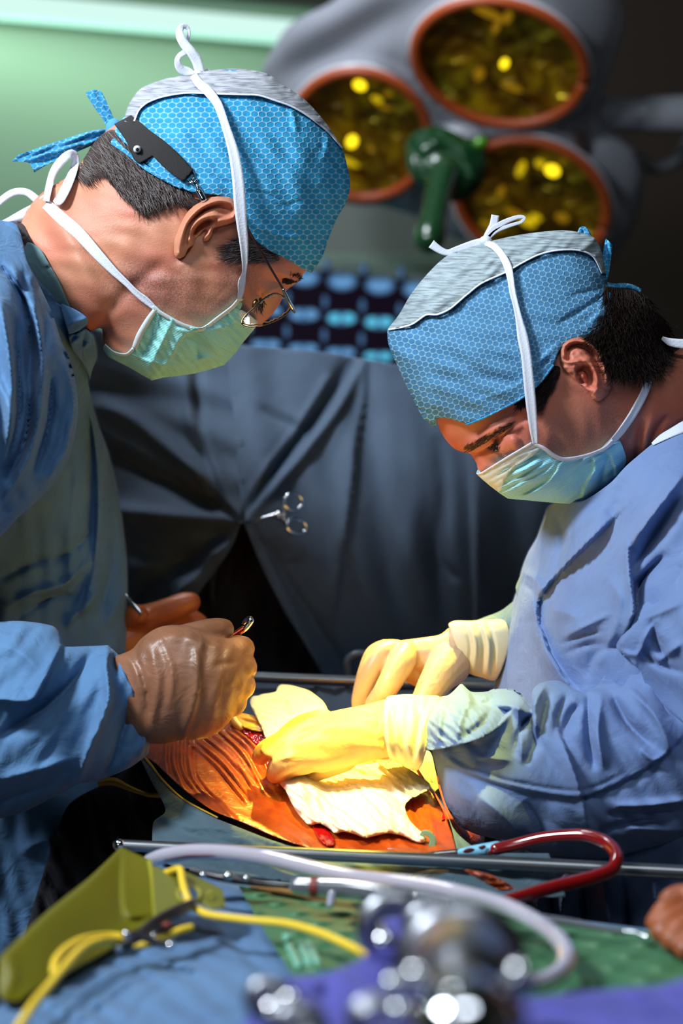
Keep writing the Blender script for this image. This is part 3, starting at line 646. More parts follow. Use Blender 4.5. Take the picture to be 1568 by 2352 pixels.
# mask
MASK_L = [(356,706),(309,800),(288,813),(262,808),(240,792),(237,803,'s'),(251,821),(293,842),(348,874,'s'),(377,867),(445,858),(515,838,'s'),(542,808),(560,784),(583,757,'s'),(566,740),(548,722),(556,700),(549,686),(532,704),(497,729),(470,750),(458,753),(440,752),(418,745),(377,722)]
fM = [('step', [(470,752),(420,775),(390,830),(352,868)], 20, 0.005), ('fold', [(395,735),(370,790),(340,850)], 9, 0.004), ('fold', [(360,720),(345,780),(320,830)], 12, -0.004), ('step', [(515,836),(490,805),(462,758)], 24, 0.004), ('fold', [(418,752),(450,790),(450,850)], 12, -0.004), ('fold', [(300,812),(330,826),(380,838),(440,850)], 7, 0.003),
      ('fold', [(555,712),(530,745),(480,760)], 10, 0.003), ('fold', [(440,835),(470,820),(510,830)], 6, 0.004), ('fold', [(405,755),(420,760),(440,765)], 5, 0.003), ('noise', 22, 0.001, 60, 3, 15)]
mf = HL.front(0.009)
mkL = mk('face_mask', sheet(MASK_L, mf, HL.back(0.006), s=3.4, F=CR(fM, 1.05)), m_maskL, rootL)
mks('mask_edging', [ribbon([(350,704,7),(375,722,9),(418,746,10),(458,757,9),(475,750,9),(500,731,9),(533,706,9),(552,684,8),(556,690,7)], HL.front(0.0105), 0.0, 0.001, nx=3), ribbon([(357,710,10),(338,738,13),(320,770,14),(308,800,12)], HL.front(0.0105), 0, 0.001, nx=3), ribbon([(306,800,7),(290,814,7),(262,810,7),(240,792,6)], HL.front(0.0105), 0, 0.001, nx=3)], m_maskW, mkL)
mk('nose_strip', sheet([(548,716),(556,712),(590,738),(582,757),(572,750),(545,727)], HL.front(0.0105), th=0.001, s=4), m_maskW, mkL)
mk('top_tie', [ribbon([(548,690,8),(553,670,14),(555,648,17),(560,628,10),(562,600,14),(560,560,20),(555,515,24),(551,470,28),(546,410,27),(536,350,24),(518,290,19),(500,240,20),(478,210,22),(456,190,20),(444,172,18)], HL.front(0.016), 0, 0.0012, crease=-0.0004),
    ribbon([(452,186,12),(435,168,22,0.0),(415,158,20,0.002),(407,142,14,0.004),(412,128,12,0.004),(428,118,14,0.003)], 1.60, 0.004, 0.0012), ribbon([(460,170,22,0.002),(452,140,24,0.004),(438,118,22,0.006),(424,102,22,0.006),(414,84,20,0.006),(413,68,16,0.004),(422,59,12,0.002),(432,66,9,0),(433,82,7,0),(428,96,8,0)], 1.60, 0.004, 0.0012), ribbon([(448,178,14),(466,172,18),(482,160,10)], 1.597, 0.0, 0.0012), ell(PX(455, 178, 1.592), (0.006, 0.006, 0.006))], m_tape, mkL)
mks('lower_tie', [ribbon([(360,712,9),(335,690,16),(312,672,14),(290,650,14),(260,622,18),(225,585,24),(180,535,28),(140,500,28),(105,468,24)], HL.front(0.006), 0, 0.0012, crease=-0.0004),
    ribbon([(106,462,14),(112,430,16,.003),(124,392,18,.005),(146,364,20,.006),(165,352,18,.004),(174,362,16,0),(168,392,18,0),(152,430,22,0),(135,462,20,0),(124,458,10,0)], HL.front(0.012), 0, 0.0012), ribbon([(100,470,14),(84,458,18),(60,441,16),(30,442,16),(0,462,16),(-30,490,16)], 1.59, 0, 0.0012), ribbon([(100,474,20),(78,486,34),(45,500,28),(10,512,14),(-30,530,12)], 1.585, 0, 0.0012, crease=0.002), ell(PX(106, 464, 1.578), (0.006, 0.006, 0.006))], m_tape, mkL)

# glasses with retaining strap
gl = empty('glasses', PX(560, 700, 1.52).tolist()); gl.parent = rootL; gl.location = Vector(PX(560, 700, 1.52).tolist())-Vector(rootL.location)
LENSP = [(557,745),(556,736),(566,722),(590,700),(612,682),(632,674),(648,680),(662,690),(670,703),(656,722),(632,737),(602,747),(575,750)]
LF = TPS([(557,745,1.520),(612,682,1.530),(670,703,1.545),(602,747,1.515),(640,710,1.533)])
def glassm():
    m = M('lens_glass', (1, 1, 1, 1), 0.02); m.b.inputs['Transmission Weight'].default_value = 1.0; m.b.inputs['IOR'].default_value = 1.35; return m.m
mk('lens', sheet(LENSP, lambda x, y: LF(x, y), th=0.0015, s=5), glassm(), gl)
S = spline(LENSP, 5, True); S = np.vstack([S, S[:1]]); mk('lens_rim', tube3(PX(S[:, 0], S[:, 1], LF(S[:, 0], S[:, 1])), 0.0007, 8, cap=False), m_gold, gl)
mk('temple_arm', tube([(500,455,1.516,0.0011),(548,490,1.512,0.0010),(572,532,1.510,0.0010),(612,600,1.516,0.0009),(650,664,1.530,0.0009)], 6), simple('dark_arm', srgb(46, 22, 20), 0.35), gl)
mk('hinge', tube([(651,666,1.530,0.0013),(662,690,1.535,0.0019),(672,708,1.540,0.0018),(677,717,1.541,0.0010)], 3), m_steel, gl)
mk('nose_pad', ell(PX(585, 697, 1.53), (0.002, 0.003, 0.004), 0.4), m_gold, gl)
mk('temple_tip', sheet([(417,460),(424,456),(450,457),(476,464),(474,472),(450,477),(430,478),(418,472)], HL.front(0.004), th=0.003, s=3), simple('tip_brown', srgb(40, 14, 14), 0.3), gl)
st = mk('retainer_strap', sheet([(262,285,'s'),(301,264,'s'),(325,283),(345,300),(379,325),(415,358),(444,391,'s'),(420,417,'s'),(385,392),(350,358,'s'),(322,375,'s'),(307,366),(290,325)], HL.front(0.011), th=0.002, s=4), m_blacktape, gl)
mk('rivet', tube3([PX(315, 343, HL.front(0.0125)(315., 343.)), PX(315, 343, HL.front(0.0145)(315., 343.))], 0.0030, 16), m_tape, st); mk('rivet_hole', tube3([PX(315, 343, HL.front(0.017)(315., 343.)), PX(315, 343, HL.front(0.0182)(315., 343.))], 0.0013, 12, cap=False), m_black, st)
mk('strap_clip', [tube([(441,392,1.515,0.0008),(446,405,1.513,0.0008),(440,416,1.512,0.0010),(450,424,1.511,0.0014),(456,436,1.511,0.0016)], 3), tube([(430,417,1.514,0.0008),(444,420,1.512,0.0010),(452,412,1.512,0.0010)], 3), tube([(457,440,1.510,0.0026),(467,458,1.510,0.0026)], 3)], m_chrome, st)

# gown
gtL = TPS([(-430,700,1.58),(-430,2000,1.60),(10,508,1.535),(60,600,1.52),(120,690,1.545),(200,740,1.54),(0,800,1.54),(150,900,1.61),(-80,1000,1.58),(215,900,1.66),(250,1150,1.73),(170,1150,1.70),(100,1150,1.67),(285,1300,1.75),(200,1300,1.72),(0,1350,1.66),(150,1450,1.70),(290,1550,1.75),(100,1800,1.68),(0,2100,1.66),(220,1950,1.70),(-80,500,1.52)])
TOR_L = [(-430,640),(-260,530),(-90,498),(-20,505),(14,508),(36,515),(50,545),(60,590),(85,640),(118,675),(138,700),(170,716),(200,734,'s'),(196,756),(214,770),(222,800),(222,826),(205,855),(203,880),(214,930),(228,980),(246,1030),(262,1090),(274,1150),(284,1220),(292,1300),(293,1400),(290,1500),(285,1600),(262,1720),(240,1830),(228,1920),(215,2000),(205,2120),(180,2420,'s'),(-430,2420,'s')]
fT = [('roll', [(214,930),(246,1030),(274,1150),(292,1300),(293,1450),(285,1600),(240,1830),(210,1990)], 50, 0.03),
      ('step', [(140,702),(160,760),(185,830),(203,880)], 16, -0.010), ('fold', [(178,722),(185,750),(205,790)], 8, -0.006), ('fold', [(196,740),(170,775)], 7, 0.005), ('fold', [(210,770),(190,800),(200,840)], 6, 0.005),
      ('fold', [(212,950),(222,1080),(225,1200),(205,1330),(190,1430)], 14, 0.010), ('step', [(195,900),(215,1020),(222,1120),(214,1300),(180,1420)], 22, -0.008), ('fold', [(245,1040),(262,1180),(258,1300),(230,1400)], 12, -0.008), ('fold', [(180,1050),(165,1180),(160,1320)], 16, 0.007),
      ('fold', [(0,1330),(80,1290),(130,1280)], 10, -0.007), ('fold', [(20,1390),(80,1360),(150,1340),(200,1290)], 9, 0.008), ('fold', [(60,1410),(120,1370),(170,1370)], 6, -0.006), ('fold', [(150,1440),(175,1410),(200,1390),(225,1340)], 8, 0.009), ('fold', [(120,1290),(160,1270),(200,1230)], 9, -0.006), ('fold', [(240,1440),(262,1400),(285,1350)], 14, 0.007),
      ('fold', [(200,1900),(150,2000),(110,2080)], 18, 0.010), ('fold', [(150,1900),(120,2000)], 14, -0.010), ('fold', [(60,1950),(110,1930),(120,1980)], 14, 0.008), ('noise', 70, 0.0018, 80, 2.0, 21)]
mk('gown', sheet(TOR_L, gtL, lambda x, y: 1.90+0*x, s=5.5, F=CR(fT, 1.5)), m_gownL, rootL)
# scrub shirt collar and a dark sheet painting hair and shade in the neck opening
mk('scrub_collar', sheet([(60,560),(90,570),(112,605),(135,645),(150,680),(162,712),(140,715),(100,690),(60,640)], HL.front(0.004), th=0.004, s=5, F=[('fold', [(100,620),(118,612)], 4, -0.003)]), m_gownPiece, rootL)
mk('neck_gap_shade', sheet([(40,510),(54,516),(64,536),(78,560),(94,578),(108,596),(110,612),(96,606),(70,582),(54,556),(42,528)], HL.front(0.003), th=0.004, s=4, F=[('noise', 8, 0.001, 30, 1, 9)]), simple('neck_gap_dark', srgb(36, 22, 22), 0.8), rootL, label='dark sheet painting hair and shade in the neck gap')
mk('collar_flap', sheet([(140,700),(160,705),(182,716),(200,730),(202,742,'s'),(192,752),(176,762),(158,768,'s'),(150,742)], lambda x, y: gtL(x, y)-0.010, th=0.003, s=4, F=[('fold', [(160,745),(185,735),(200,730)], 5, 0.003)]), m_gownL, rootL)
mk('collar_tie', sheet([(158,772),(176,766),(196,756),(212,770),(218,790),(222,826,'s'),(212,850),(206,876,'s'),(198,850),(184,826),(168,806)], lambda x, y: gtL(x, y)-0.006, th=0.003, s=4, F=[('crease', [(165,790),(178,778),(190,775)], 5, 0.006), ('crease', [(180,810),(200,790),(212,786)], 5, 0.006), ('crease', [(196,760),(190,790),(196,830)], 5, -0.005)]), m_gownL, rootL)
# upper sleeve, lit from above, hanging in front of the chest
SLV = [(-430,640),(-260,540),(-90,510),(0,512),(45,540),(62,600),(90,655),(120,720),(140,780),(158,820),(172,870),(179,930),(172,1000),(150,1075),(118,1120),(80,1155),(40,1190),(0,1232),(-90,1290),(-430,1380)]
slF = TPS([(-430,700,1.50),(-430,1200,1.48),(-90,520,1.50),(45,560,1.505),(120,720,1.49),(0,700,1.44),(-80,900,1.40),(178,930,1.50),(100,930,1.455),(150,1075,1.49),(0,1220,1.47),(-90,1280,1.46)])
fS = [('roll', [(90,655),(140,780),(179,930),(150,1075),(80,1155),(0,1232)], 26, 0.03),
      ('fold', [(50,640),(64,720),(70,800),(66,880)], 14, -0.022), ('fold', [(30,620),(64,690),(66,760)], 9, 0.012), ('fold', [(95,700),(105,760),(98,820)], 12, -0.010), ('fold', [(75,700),(95,800),(96,900)], 7, 0.012), ('fold', [(0,700),(20,800),(28,900),(18,1000)], 12, 0.014), ('fold', [(-10,600),(40,660),(62,740)], 8, -0.010),
      ('fold', [(36,740),(42,850),(44,950),(25,1040)], 9, -0.016), ('fold', [(96,850),(88,960),(60,1060),(10,1140)], 13, 0.013), ('fold', [(120,860),(112,970),(80,1080)], 10, -0.014), ('fold', [(150,830),(168,920),(150,1030),(110,1100)], 9, 0.010), ('fold', [(70,880),(60,1000),(20,1100)], 9, -0.012), ('fold', [(0,880),(25,960),(10,1060)], 10, 0.012), ('noise', 60, 0.0018, 80, 2.5, 22)]
mk('sleeve', sheet(SLV, slF, lambda x, y: slF(x, y)+0.11, s=6, F=CR(fS, 1.8)), m_gownL, rootL)
# forearm sleeve
FA = [(-90,1440),(0,1428),(60,1427),(122,1438),(140,1460),(150,1484),(200,1484),(248,1482,'s'),(268,1500),(300,1535),(330,1580),(349,1612),(350,1660),(341,1731,'s'),(300,1762),(240,1788),(180,1800,'s'),(120,1832),(60,1862),(0,1880),(-90,1900)]
FAF = Field([(-260,1440)]+FA[1:-1]+[(-260,1900)], 1.50, 0.072, 0.45)
fF = [('step', [(146,1480),(135,1500),(100,1570),(70,1612),(-20,1608)], 30, 0.012), ('fold', [(248,1484),(244,1530),(250,1600),(235,1650),(205,1720),(178,1795)], 11, 0.013), ('fold', [(262,1505),(266,1545)], 7, -0.010), ('fold', [(210,1500),(170,1560),(110,1620),(0,1690)], 20, -0.014), ('fold', [(350,1620),(300,1640),(262,1740),(240,1782)], 12, -0.010), ('fold', [(262,1500),(300,1580),(320,1620),(345,1640)], 9, 0.009),
      ('fold', [(0,1790),(80,1770),(170,1740)], 16, 0.007), ('fold', [(-20,1850),(60,1820),(120,1800)], 14, -0.008), ('fold', [(330,1640),(335,1690),(320,1740)], 9, 0.007), ('fold', [(0,1480),(50,1500),(90,1540)], 24, 0.007), ('noise', 40, 0.0010, -50, 2, 23)]
mk('forearm_sleeve', sheet(FA, FAF.front(), FAF.back(), s=5, F=CR(fF, 1.5)), m_gownL, rootL)
# brown latex gloves
def latex(name, c1, c2, rough=0.42):
    m = M(name, c1, rough); m.b.inputs['Subsurface Weight'].default_value = 0.1; m.b.inputs['Subsurface Radius'].default_value = (0.01, 0.005, 0.002)
    m.color(m.mix(m.ramp(m.noise(30, 4), [(0.4, (0, 0, 0)), (0.65, (1, 1, 1))]), c1, c2)); m.bump(m.math('ADD', m.noise(55, 4, dist=1.5), m.math('MULTIPLY', m.noise(600, 2), 0.1)), 0.35, 0.003); return m.m
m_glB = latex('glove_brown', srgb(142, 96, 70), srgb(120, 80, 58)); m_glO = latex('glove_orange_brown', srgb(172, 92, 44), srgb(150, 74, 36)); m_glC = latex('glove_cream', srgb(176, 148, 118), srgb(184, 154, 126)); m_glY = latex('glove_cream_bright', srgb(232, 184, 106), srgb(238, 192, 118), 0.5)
HND = [(262,1512),(285,1500),(305,1490),(325,1466),(359,1443),(398,1435),(438,1440),(470,1452),(505,1464),(541,1467),(562,1476),(574,1496),(572,1526),(572,1577),(553,1617),(525,1660),(495,1686),(461,1699),(418,1700),(378,1708),(340,1706),(300,1690),(262,1620)]
HNF = Field(HND, 1.485, 0.036, 0.42)
fH = [('fold', [(330,1480),(400,1460),(470,1475),(530,1490)], 13, 0.003), ('fold', [(340,1475),(360,1540),(355,1620),(340,1690)], 12, 0.003), ('fold', [(370,1470),(395,1540),(390,1620)], 6, 0.002), ('fold', [(310,1500),(330,1560),(340,1620),(345,1680)], 4, -0.003), ('fold', [(440,1460),(455,1530),(445,1620),(420,1690)], 7, 0.002), ('fold', [(545,1520),(520,1524),(490,1530)], 6, -0.002), ('fold', [(548,1575),(520,1580)], 6, -0.002), ('fold', [(290,1500),(312,1545),(322,1590)], 5, 0.0025), ('noise', 40, 0.0007, 100, 4, 31)]
g = [sheet(HND, HNF.front(), HNF.back(), s=4.5, F=fH)]
# fingers curled away from the viewer round the instrument; thumb on top
g += [tube([(548,1494,1.478,0.0105),(556,1490,1.505,0.0098),(540,1484,1.530,0.0090),(510,1484,1.535,0.0082)], 4), tube([(556,1530,1.478,0.0110),(560,1535,1.508,0.0100),(540,1530,1.535,0.0092),(505,1525,1.540,0.0085)], 4),
      tube([(554,1572,1.480,0.0108),(556,1578,1.508,0.0098),(530,1580,1.534,0.0090),(500,1575,1.538,0.0082)], 4), tube([(538,1612,1.482,0.0098),(535,1620,1.508,0.0088),(512,1625,1.530,0.0080),(485,1620,1.534,0.0074)], 4),
      tube([(420,1475,1.490,0.0135),(465,1456,1.496,0.0108),(500,1448,1.502,0.0100),(512,1446,1.506,0.0088)], 4)]
mk('near_glove', g, m_glB, rootL, remesh=0.0016, soft=3, label='brown glove closed round an instrument')
g = [tube([(240,1500,1.800,0.0336),(300,1465,1.800,0.0291),(350,1440,1.800,0.0224)], 6, 16), tube([(300,1440,1.790,0.0157),(350,1420,1.785,0.0140),(390,1402,1.780,0.0118),(422,1388,1.780,0.0110),(436,1384,1.780,0.0099)], 5, 14), tube([(340,1450,1.800,0.0146),(400,1425,1.800,0.0112),(440,1425,1.800,0.0101),(470,1450,1.800,0.0095)], 5, 14), tube([(330,1470,1.810,0.0146),(400,1455,1.820,0.0112),(450,1470,1.820,0.0101)], 5), tube([(320,1490,1.820,0.0134),(390,1490,1.830,0.0112),(430,1510,1.830,0.0101)], 5), tube([(250,1440,1.800,0.0134),(290,1420,1.780,0.0112),(318,1412,1.765,0.0095)], 5)]
mk('far_glove', g, m_glO, rootL, remesh=0.0018, soft=4, label='orange-brown glove in shadow behind the near one')
mk('far_sleeve', tube([(60,1560,1.86,0.045),(150,1530,1.85,0.04),(230,1502,1.84,0.034)], 12, 20), m_gownL, rootL)
nd = empty('needle_holder', PX(560, 1450, 1.53).tolist(), 'steel instrument with a shiny ring tip sticking out of the brown gloved fist', 'instrument')
mk('shaft', tube([(470,1490,1.52,0.002),(530,1463,1.525,0.0024),(558,1445,1.528,0.0026)], 4), simple('stained_steel', srgb(110, 30, 24), 0.3, Metallic=0.7), nd)
mk('ring_handle', tube([(548,1452,1.528,0.0018),(560,1446,1.528,0.0021),(571,1434,1.528,0.0024),(576,1424,1.528,0.0026),(570,1421,1.530,0.0020),(560,1430,1.532,0.0016)], 2), m_chrome, nd)
fc = empty('forceps', PX(310, 1410, 1.56).tolist(), 'slim steel forceps held in the orange-brown glove behind', 'instrument')
for k in (0, 6): mk('arm', tube([(250,1310+k,1.77,0.0016),(296,1375+k,1.765,0.0016),(324,1408,1.752,0.0012)], 6), m_steel, fc)
m_browR = simple('brow_brown', srgb(84, 48, 34), 0.7)
# ------------------------------------------------------------------ RIGHT SURGEON: facing left, head bowed, seen in profile
DHR = 1.57
ENV_R = [(891,757),(893,791),(914,842),(937,892),(974,961),(1001,981),(1011,992),(1025,1012),(1041,1029),(1058,1037),(1078,1042),(1086,1052),(1094,1064),(1096,1076),(1092,1087),(1106,1100),(1143,1130),(1166,1145),(1262,1154),(1331,1160),(1372,1136),(1413,1112),(1440,1080),(1480,1060),(1540,1050),(1640,1080),(1700,1000),(1680,840),(1600,800),(1568,796),(1545,808),(1530,780),(1524,735),(1500,700),(1470,672),(1420,655),(1398,640),(1390,600),(1377,572),(1363,549),(1326,537),(1290,532),(1239,537),(1189,544),(1134,556),(1079,572),(1029,590),(987,627),(946,677),(919,723)]
HR = Field(ENV_R, DHR, 0.084, 0.42)
BODY_R = [(1003,968),(1011,990),(1025,1012),(1041,1029),(1058,1037),(1070,1040),(1080,1043),(1087,1053),(1094,1065),(1097,1078),(1104,1095),(1120,1105),(1150,1128),(1260,1146),(1330,1152),(1400,1112),(1438,1085),(1460,1070),(1500,1060),(1620,1060),(1680,1000),(1660,850),(1600,800),(1568,798),(1545,810),(1530,800),(1510,760),(1490,720),(1450,685),(1400,665),(1378,620),(1355,570),(1290,545),(1190,556),(1080,582),(1000,630),(940,700),(905,760),(915,820),(950,900),(985,955)]
fR = [('fold', [(1062,1036),(1100,1010),(1140,985),(1170,970)], 13, 0.0055), ('fold', [(1090,1040),(1120,1028),(1150,1008)], 10, -0.0060), ('dome', [(1165,1026),(1172,1022)], 26, 0.007), ('fold', [(1132,1036),(1150,1042),(1180,1040)], 4, -0.0022), ('fold', [(1144,1010),(1150,1022),(1140,1034)], 4, -0.002),
      ('fold', [(1086,1056),(1100,1075),(1112,1092)], 16, 0.006), ('fold', [(1118,1050),(1135,1062),(1160,1070)], 12, -0.004), ('dome', [(1215,1010),(1240,1030)], 45, 0.004), ('fold', [(1290,925),(1300,990),(1290,1050)], 30, -0.003), ('fold', [(1400,930),(1410,1000),(1395,1030)], 20, -0.005),
      ('fold', [(1455,1075),(1466,1010),(1472,970)], 8, -0.007), ('fold', [(1490,1040),(1500,1000),(1528,960)], 7, -0.006), ('fold', [(1478,1050),(1485,1000),(1500,950)], 9, 0.004), ('fold', [(1530,1000),(1568,965)], 5, -0.003), ('noise', 60, 0.0008, 60, 1, 4)]
geoB = sheet(BODY_R, HR.front(), HR.back(), s=4.5, F=fR)
EAR_R = [(1287,797),(1293,783),(1306,773),(1331,769),(1354,776),(1374,795),(1387,818),(1397,840),(1404,869),(1403,888),(1398,902),(1387,914),(1374,921),(1362,918),(1355,905),(1344,893),(1330,882),(1316,868),(1300,852),(1288,838),(1284,818)]
fE = [('fold', [(1294,818),(1296,795),(1318,782),(1348,786),(1370,806),(1384,834),(1393,866),(1392,888)], 6, 0.0055), ('fold', [(1304,826),(1305,803),(1325,794),(1350,803),(1368,830),(1378,862)], 5.5, -0.0085), ('fold', [(1322,836),(1345,828),(1362,842),(1372,872),(1366,900)], 7, 0.0045),
      ('fold', [(1326,852),(1340,846),(1352,860),(1354,884)], 8.5, -0.013), ('fold', [(1322,858),(1330,870),(1340,880)], 6, -0.010), ('fold', [(1318,845),(1322,862),(1330,874)], 4, 0.005), ('fold', [(1300,830),(1312,832),(1330,828)], 4, 0.004), ('dome', [(1378,903),(1374,908)], 14, 0.002), ('noise', 18, 0.0006, 0, 1, 6)]
geoE = ear_geo(EAR_R, HR.front(-0.002), 0.013, fE)
rootR = empty('person', (0.45, 1.66, 0.0), 'surgeon at right in dusky blue cap, white-banded mask and pale blue gown', 'person')
def stubR(x, y):
    d1, _, _ = pdist(x, y, [(1250,1030),(1330,1010),(1400,960)]); d2, _, _ = pdist(x, y, [(1420,1010),(1440,1060)])
    return np.clip(1.05-d1/75, 0, 1)*0.6+np.clip(1-d2/50, 0, 1)*0.4
mk('body', [geoB, geoE]+fig_rest(-1, 0.47, 1.70, 1.36, 1.6), m_skinR, rootR, fac=stubR)
HB = [(1388,662),(1405,660),(1440,664),(1470,672),(1495,690),(1500,712),(1518,725),(1528,750),(1527,772),(1538,800),(1530,820),(1515,840),(1500,852),(1478,862),(1450,862),(1425,856),(1408,862),(1400,845),(1390,815),(1374,790),(1350,770),(1370,745),(1386,720),(1398,690)]
hr = mk('hair', sheet(HB, HR.front(0.006), HR.back(0.006), s=5, F=[('noise', 18, 0.0030, 50, 2, 18)]), m_hairR, rootR)
mk('hair_strands', strands(HB, HR.front(0.006), lambda x, y: math.radians(60+(1500-x)*0.5), 2600, 34, 2.2, 0.002, 0.008, 13, 1.0), m_hairR, hr)
SBR = [(1180,930),(1200,915),(1239,880),(1268,842),(1284,842),(1286,858),(1276,880),(1262,905),(1250,928),(1240,936),(1226,918),(1205,926)]
s1 = mk('sideburn', sheet(SBR, HR.front(0.0012), th=0.004, s=4, F=[('noise', 8, 0.0006, 110, 4, 19)]), m_hairR, rootR)
mk('sideburn_strands', strands(SBR, HR.front(0.002), lambda x, y: math.radians(112), 700, 20, 1.8, 0.001, 0.002, 14, 0.3), m_hairR, s1)
mk('eyebrow', strands([(1062,1030),(1085,1018),(1120,998),(1150,983),(1170,972),(1176,978),(1160,990),(1130,1008),(1100,1026),(1075,1040),(1064,1040)], lambda x, y: HR.front(0.004)(x, y), lambda x, y: math.radians(-38), 420, 15, 1.3, 0.0002, 0.0015, 15, 0.3), m_browR, rootR)
e = mk('eye', ell(PX(1141, 1028, float(HR.front(0.0)(1141., 1028.))+0.002), (0.0045, 0.004, 0.0035), 0.5), simple('eye_wet', srgb(70, 40, 34), 0.15), rootR)
mk('eyelashes', strands([(1122,1028),(1138,1014),(1146,1016),(1142,1034),(1130,1036)], HR.front(0.002), lambda x, y: math.radians(150), 40, 9, 1.2, 0.002, 0.003, 16), m_hairR, e)

CAP_R = [(889,757,'s'),(892,791),(913,842),(936,892),(972,961),(1001,982,'s'),(1001,963,'s'),(1012,960),(1033,962),(1074,975,'s'),(1106,962),(1152,939),(1198,914),(1239,879),(1271,838),(1283,806),(1308,782),(1340,775),(1358,768),(1374,752),(1391,734),(1400,712),(1403,692),(1398,674),(1390,662),(1390,640),(1388,610),(1379,574),(1363,547),(1326,535),(1290,531),(1239,535),(1189,542),(1134,554),(1079,570),(1029,588),(985,627),(944,677),(917,723)]
fC = [('step', [(1070,925),(1130,905),(1190,880),(1240,840),(1283,800)], 10, 0.0018), ('fold', [(1215,850),(1250,820),(1285,790)], 5, 0.0025), ('fold', [(1225,860),(1260,826)], 4, -0.0025), ('fold', [(1290,740),(1330,715),(1370,690),(1392,665)], 6, -0.003), ('fold', [(1310,680),(1350,670),(1390,662)], 6, -0.0025), ('fold', [(1350,750),(1380,715),(1392,680)], 7, 0.003), ('fold', [(1380,745),(1396,700)], 5, 0.002), ('fold', [(900,790),(960,830),(1000,900)], 30, 0.003), ('noise', 70, 0.0012, 20, 1.5, 51)]
cp = mk('surgical_cap', sheet(CAP_R, HR.front(0.007), HR.back(0.007), s=4.5, F=fC), m_capR, rootR)
GR_R = [(889,757,'s'),(917,721),(944,675),(985,625),(1029,586),(1079,568),(1134,552),(1189,540),(1239,533),(1290,529),(1326,533),(1363,546),(1380,575),(1391,630,'s'),(1383,628),(1363,590),(1331,575),(1285,574),(1239,584),(1198,604),(1161,625),(1106,650),(1070,678),(1033,709),(1004,722,'s'),(978,723),(942,746)]
mk('grey_crown', sheet(GR_R, HR.front(0.0115), HR.back(0.0115), s=4.5, F=[('noise', 30, 0.0016, -40, 3, 52), ('fold', [(1370,560),(1390,610)], 5, 0.002)]), m_greyR, cp, label='grey streaky crown panel')
mk('crown_seam', ribbon([(x, y, 4) for x, y in [(891,757),(942,746),(978,723),(1004,722),(1033,709),(1070,678),(1106,650),(1161,625),(1198,604),(1239,584),(1285,574),(1331,575),(1363,590),(1383,628)]], HR.front(0.0128), 0, 0.001, nx=3), m_tape, cp)
mks('cap_tie', [ribbon([(1390,655,16),(1410,660,18),(1435,658,16),(1455,662,14),(1471,670,12)], 1.565, 0, 0.003, crease=0.002), sheet([(1381,600),(1388,560),(1391,548,'s'),(1406,562,'s'),(1402,600),(1397,632),(1388,650),(1380,630)], lambda x, y: 1.56+0*x, th=0.003, s=4, F=[('noise', 12, 0.002, 90, 4, 4)]),
    sheet([(1326,540),(1330,524),(1341,520),(1352,530),(1360,545),(1364,556),(1340,548)], lambda x, y: 1.572+0*x, th=0.003, s=4, F=[('noise', 9, 0.002, 70, 3, 5)]), ribbon([(1352,768,10),(1375,752,12),(1394,728,12),(1402,698,10),(1397,672,8)], HR.front(0.0095), 0, 0.001), ribbon([(1070,976,5),(1106,962,5),(1152,939,5),(1198,914,5),(1239,879,5),(1271,838,5)], HR.front(0.0085), 0, 0.001, nx=3)], m_capTie, cp)

MASK_R = [(1093,1087,'s'),(1098,1078),(1106,1086),(1170,1048),(1221,1017,'s'),(1248,1029),(1271,1045),(1294,1055),(1331,1049),(1363,1040),(1390,1029),(1418,1003,'s'),(1429,1025),(1437,1061),(1413,1112,'s'),(1372,1136),(1331,1160,'s'),(1262,1154),(1166,1145,'s'),(1143,1130),(1106,1100)]
fM = [('step', [(1166,1143),(1220,1130),(1262,1100),(1290,1058)], 18, 0.004), ('step', [(1150,1132),(1210,1105),(1250,1085),(1282,1052)], 12, 0.003), ('step', [(1140,1120),(1190,1100),(1230,1078),(1270,1048)], 10, 0.003), ('step', [(1333,1158),(1340,1120),(1362,1080),(1360,1045)], 22, 0.004), ('step', [(1412,1112),(1410,1070),(1390,1032)], 14, 0.003),
      ('fold', [(1180,1090),(1215,1075),(1240,1060)], 6, 0.004), ('fold', [(1172,1070),(1200,1056),(1240,1045)], 7, -0.002), ('fold', [(1200,1140),(1300,1120),(1400,1060)], 10, 0.003), ('fold', [(1380,1130),(1385,1080),(1400,1040)], 8, -0.003), ('noise', 22, 0.001, -30, 3, 55)]
mkR = mk('face_mask', sheet(MASK_R, HR.front(0.006), HR.back(0.006), s=3.4, F=CR(fM, 1.5)), m_maskR, rootR)
mk('white_band', sheet([(1094,1088),(1106,1088),(1170,1049),(1221,1018),(1240,1030),(1215,1052),(1180,1074),(1160,1100),(1148,1128),(1130,1120),(1108,1101)], HR.front(0.0078), th=0.001, s=4, F=[('noise', 10, 0.0006, -30, 4, 56), ('fold', [(1120,1106),(1160,1080),(1210,1045)], 4, -0.001)]), m_maskW, mkR, label='white upper band of the mask')
mks('mask_edging', [ribbon([(1221,1018,6),(1248,1029,8),(1271,1046,9),(1294,1055,9),(1331,1050,8),(1363,1041,8),(1390,1029,9),(1408,1012,10)], HR.front(0.0085), 0, 0.001, nx=3), ribbon([(1095,1088,4),(1106,1087,5),(1170,1048,6),(1221,1018,6)], HR.front(0.0088), 0, 0.001, nx=3)], m_tape, mkR)
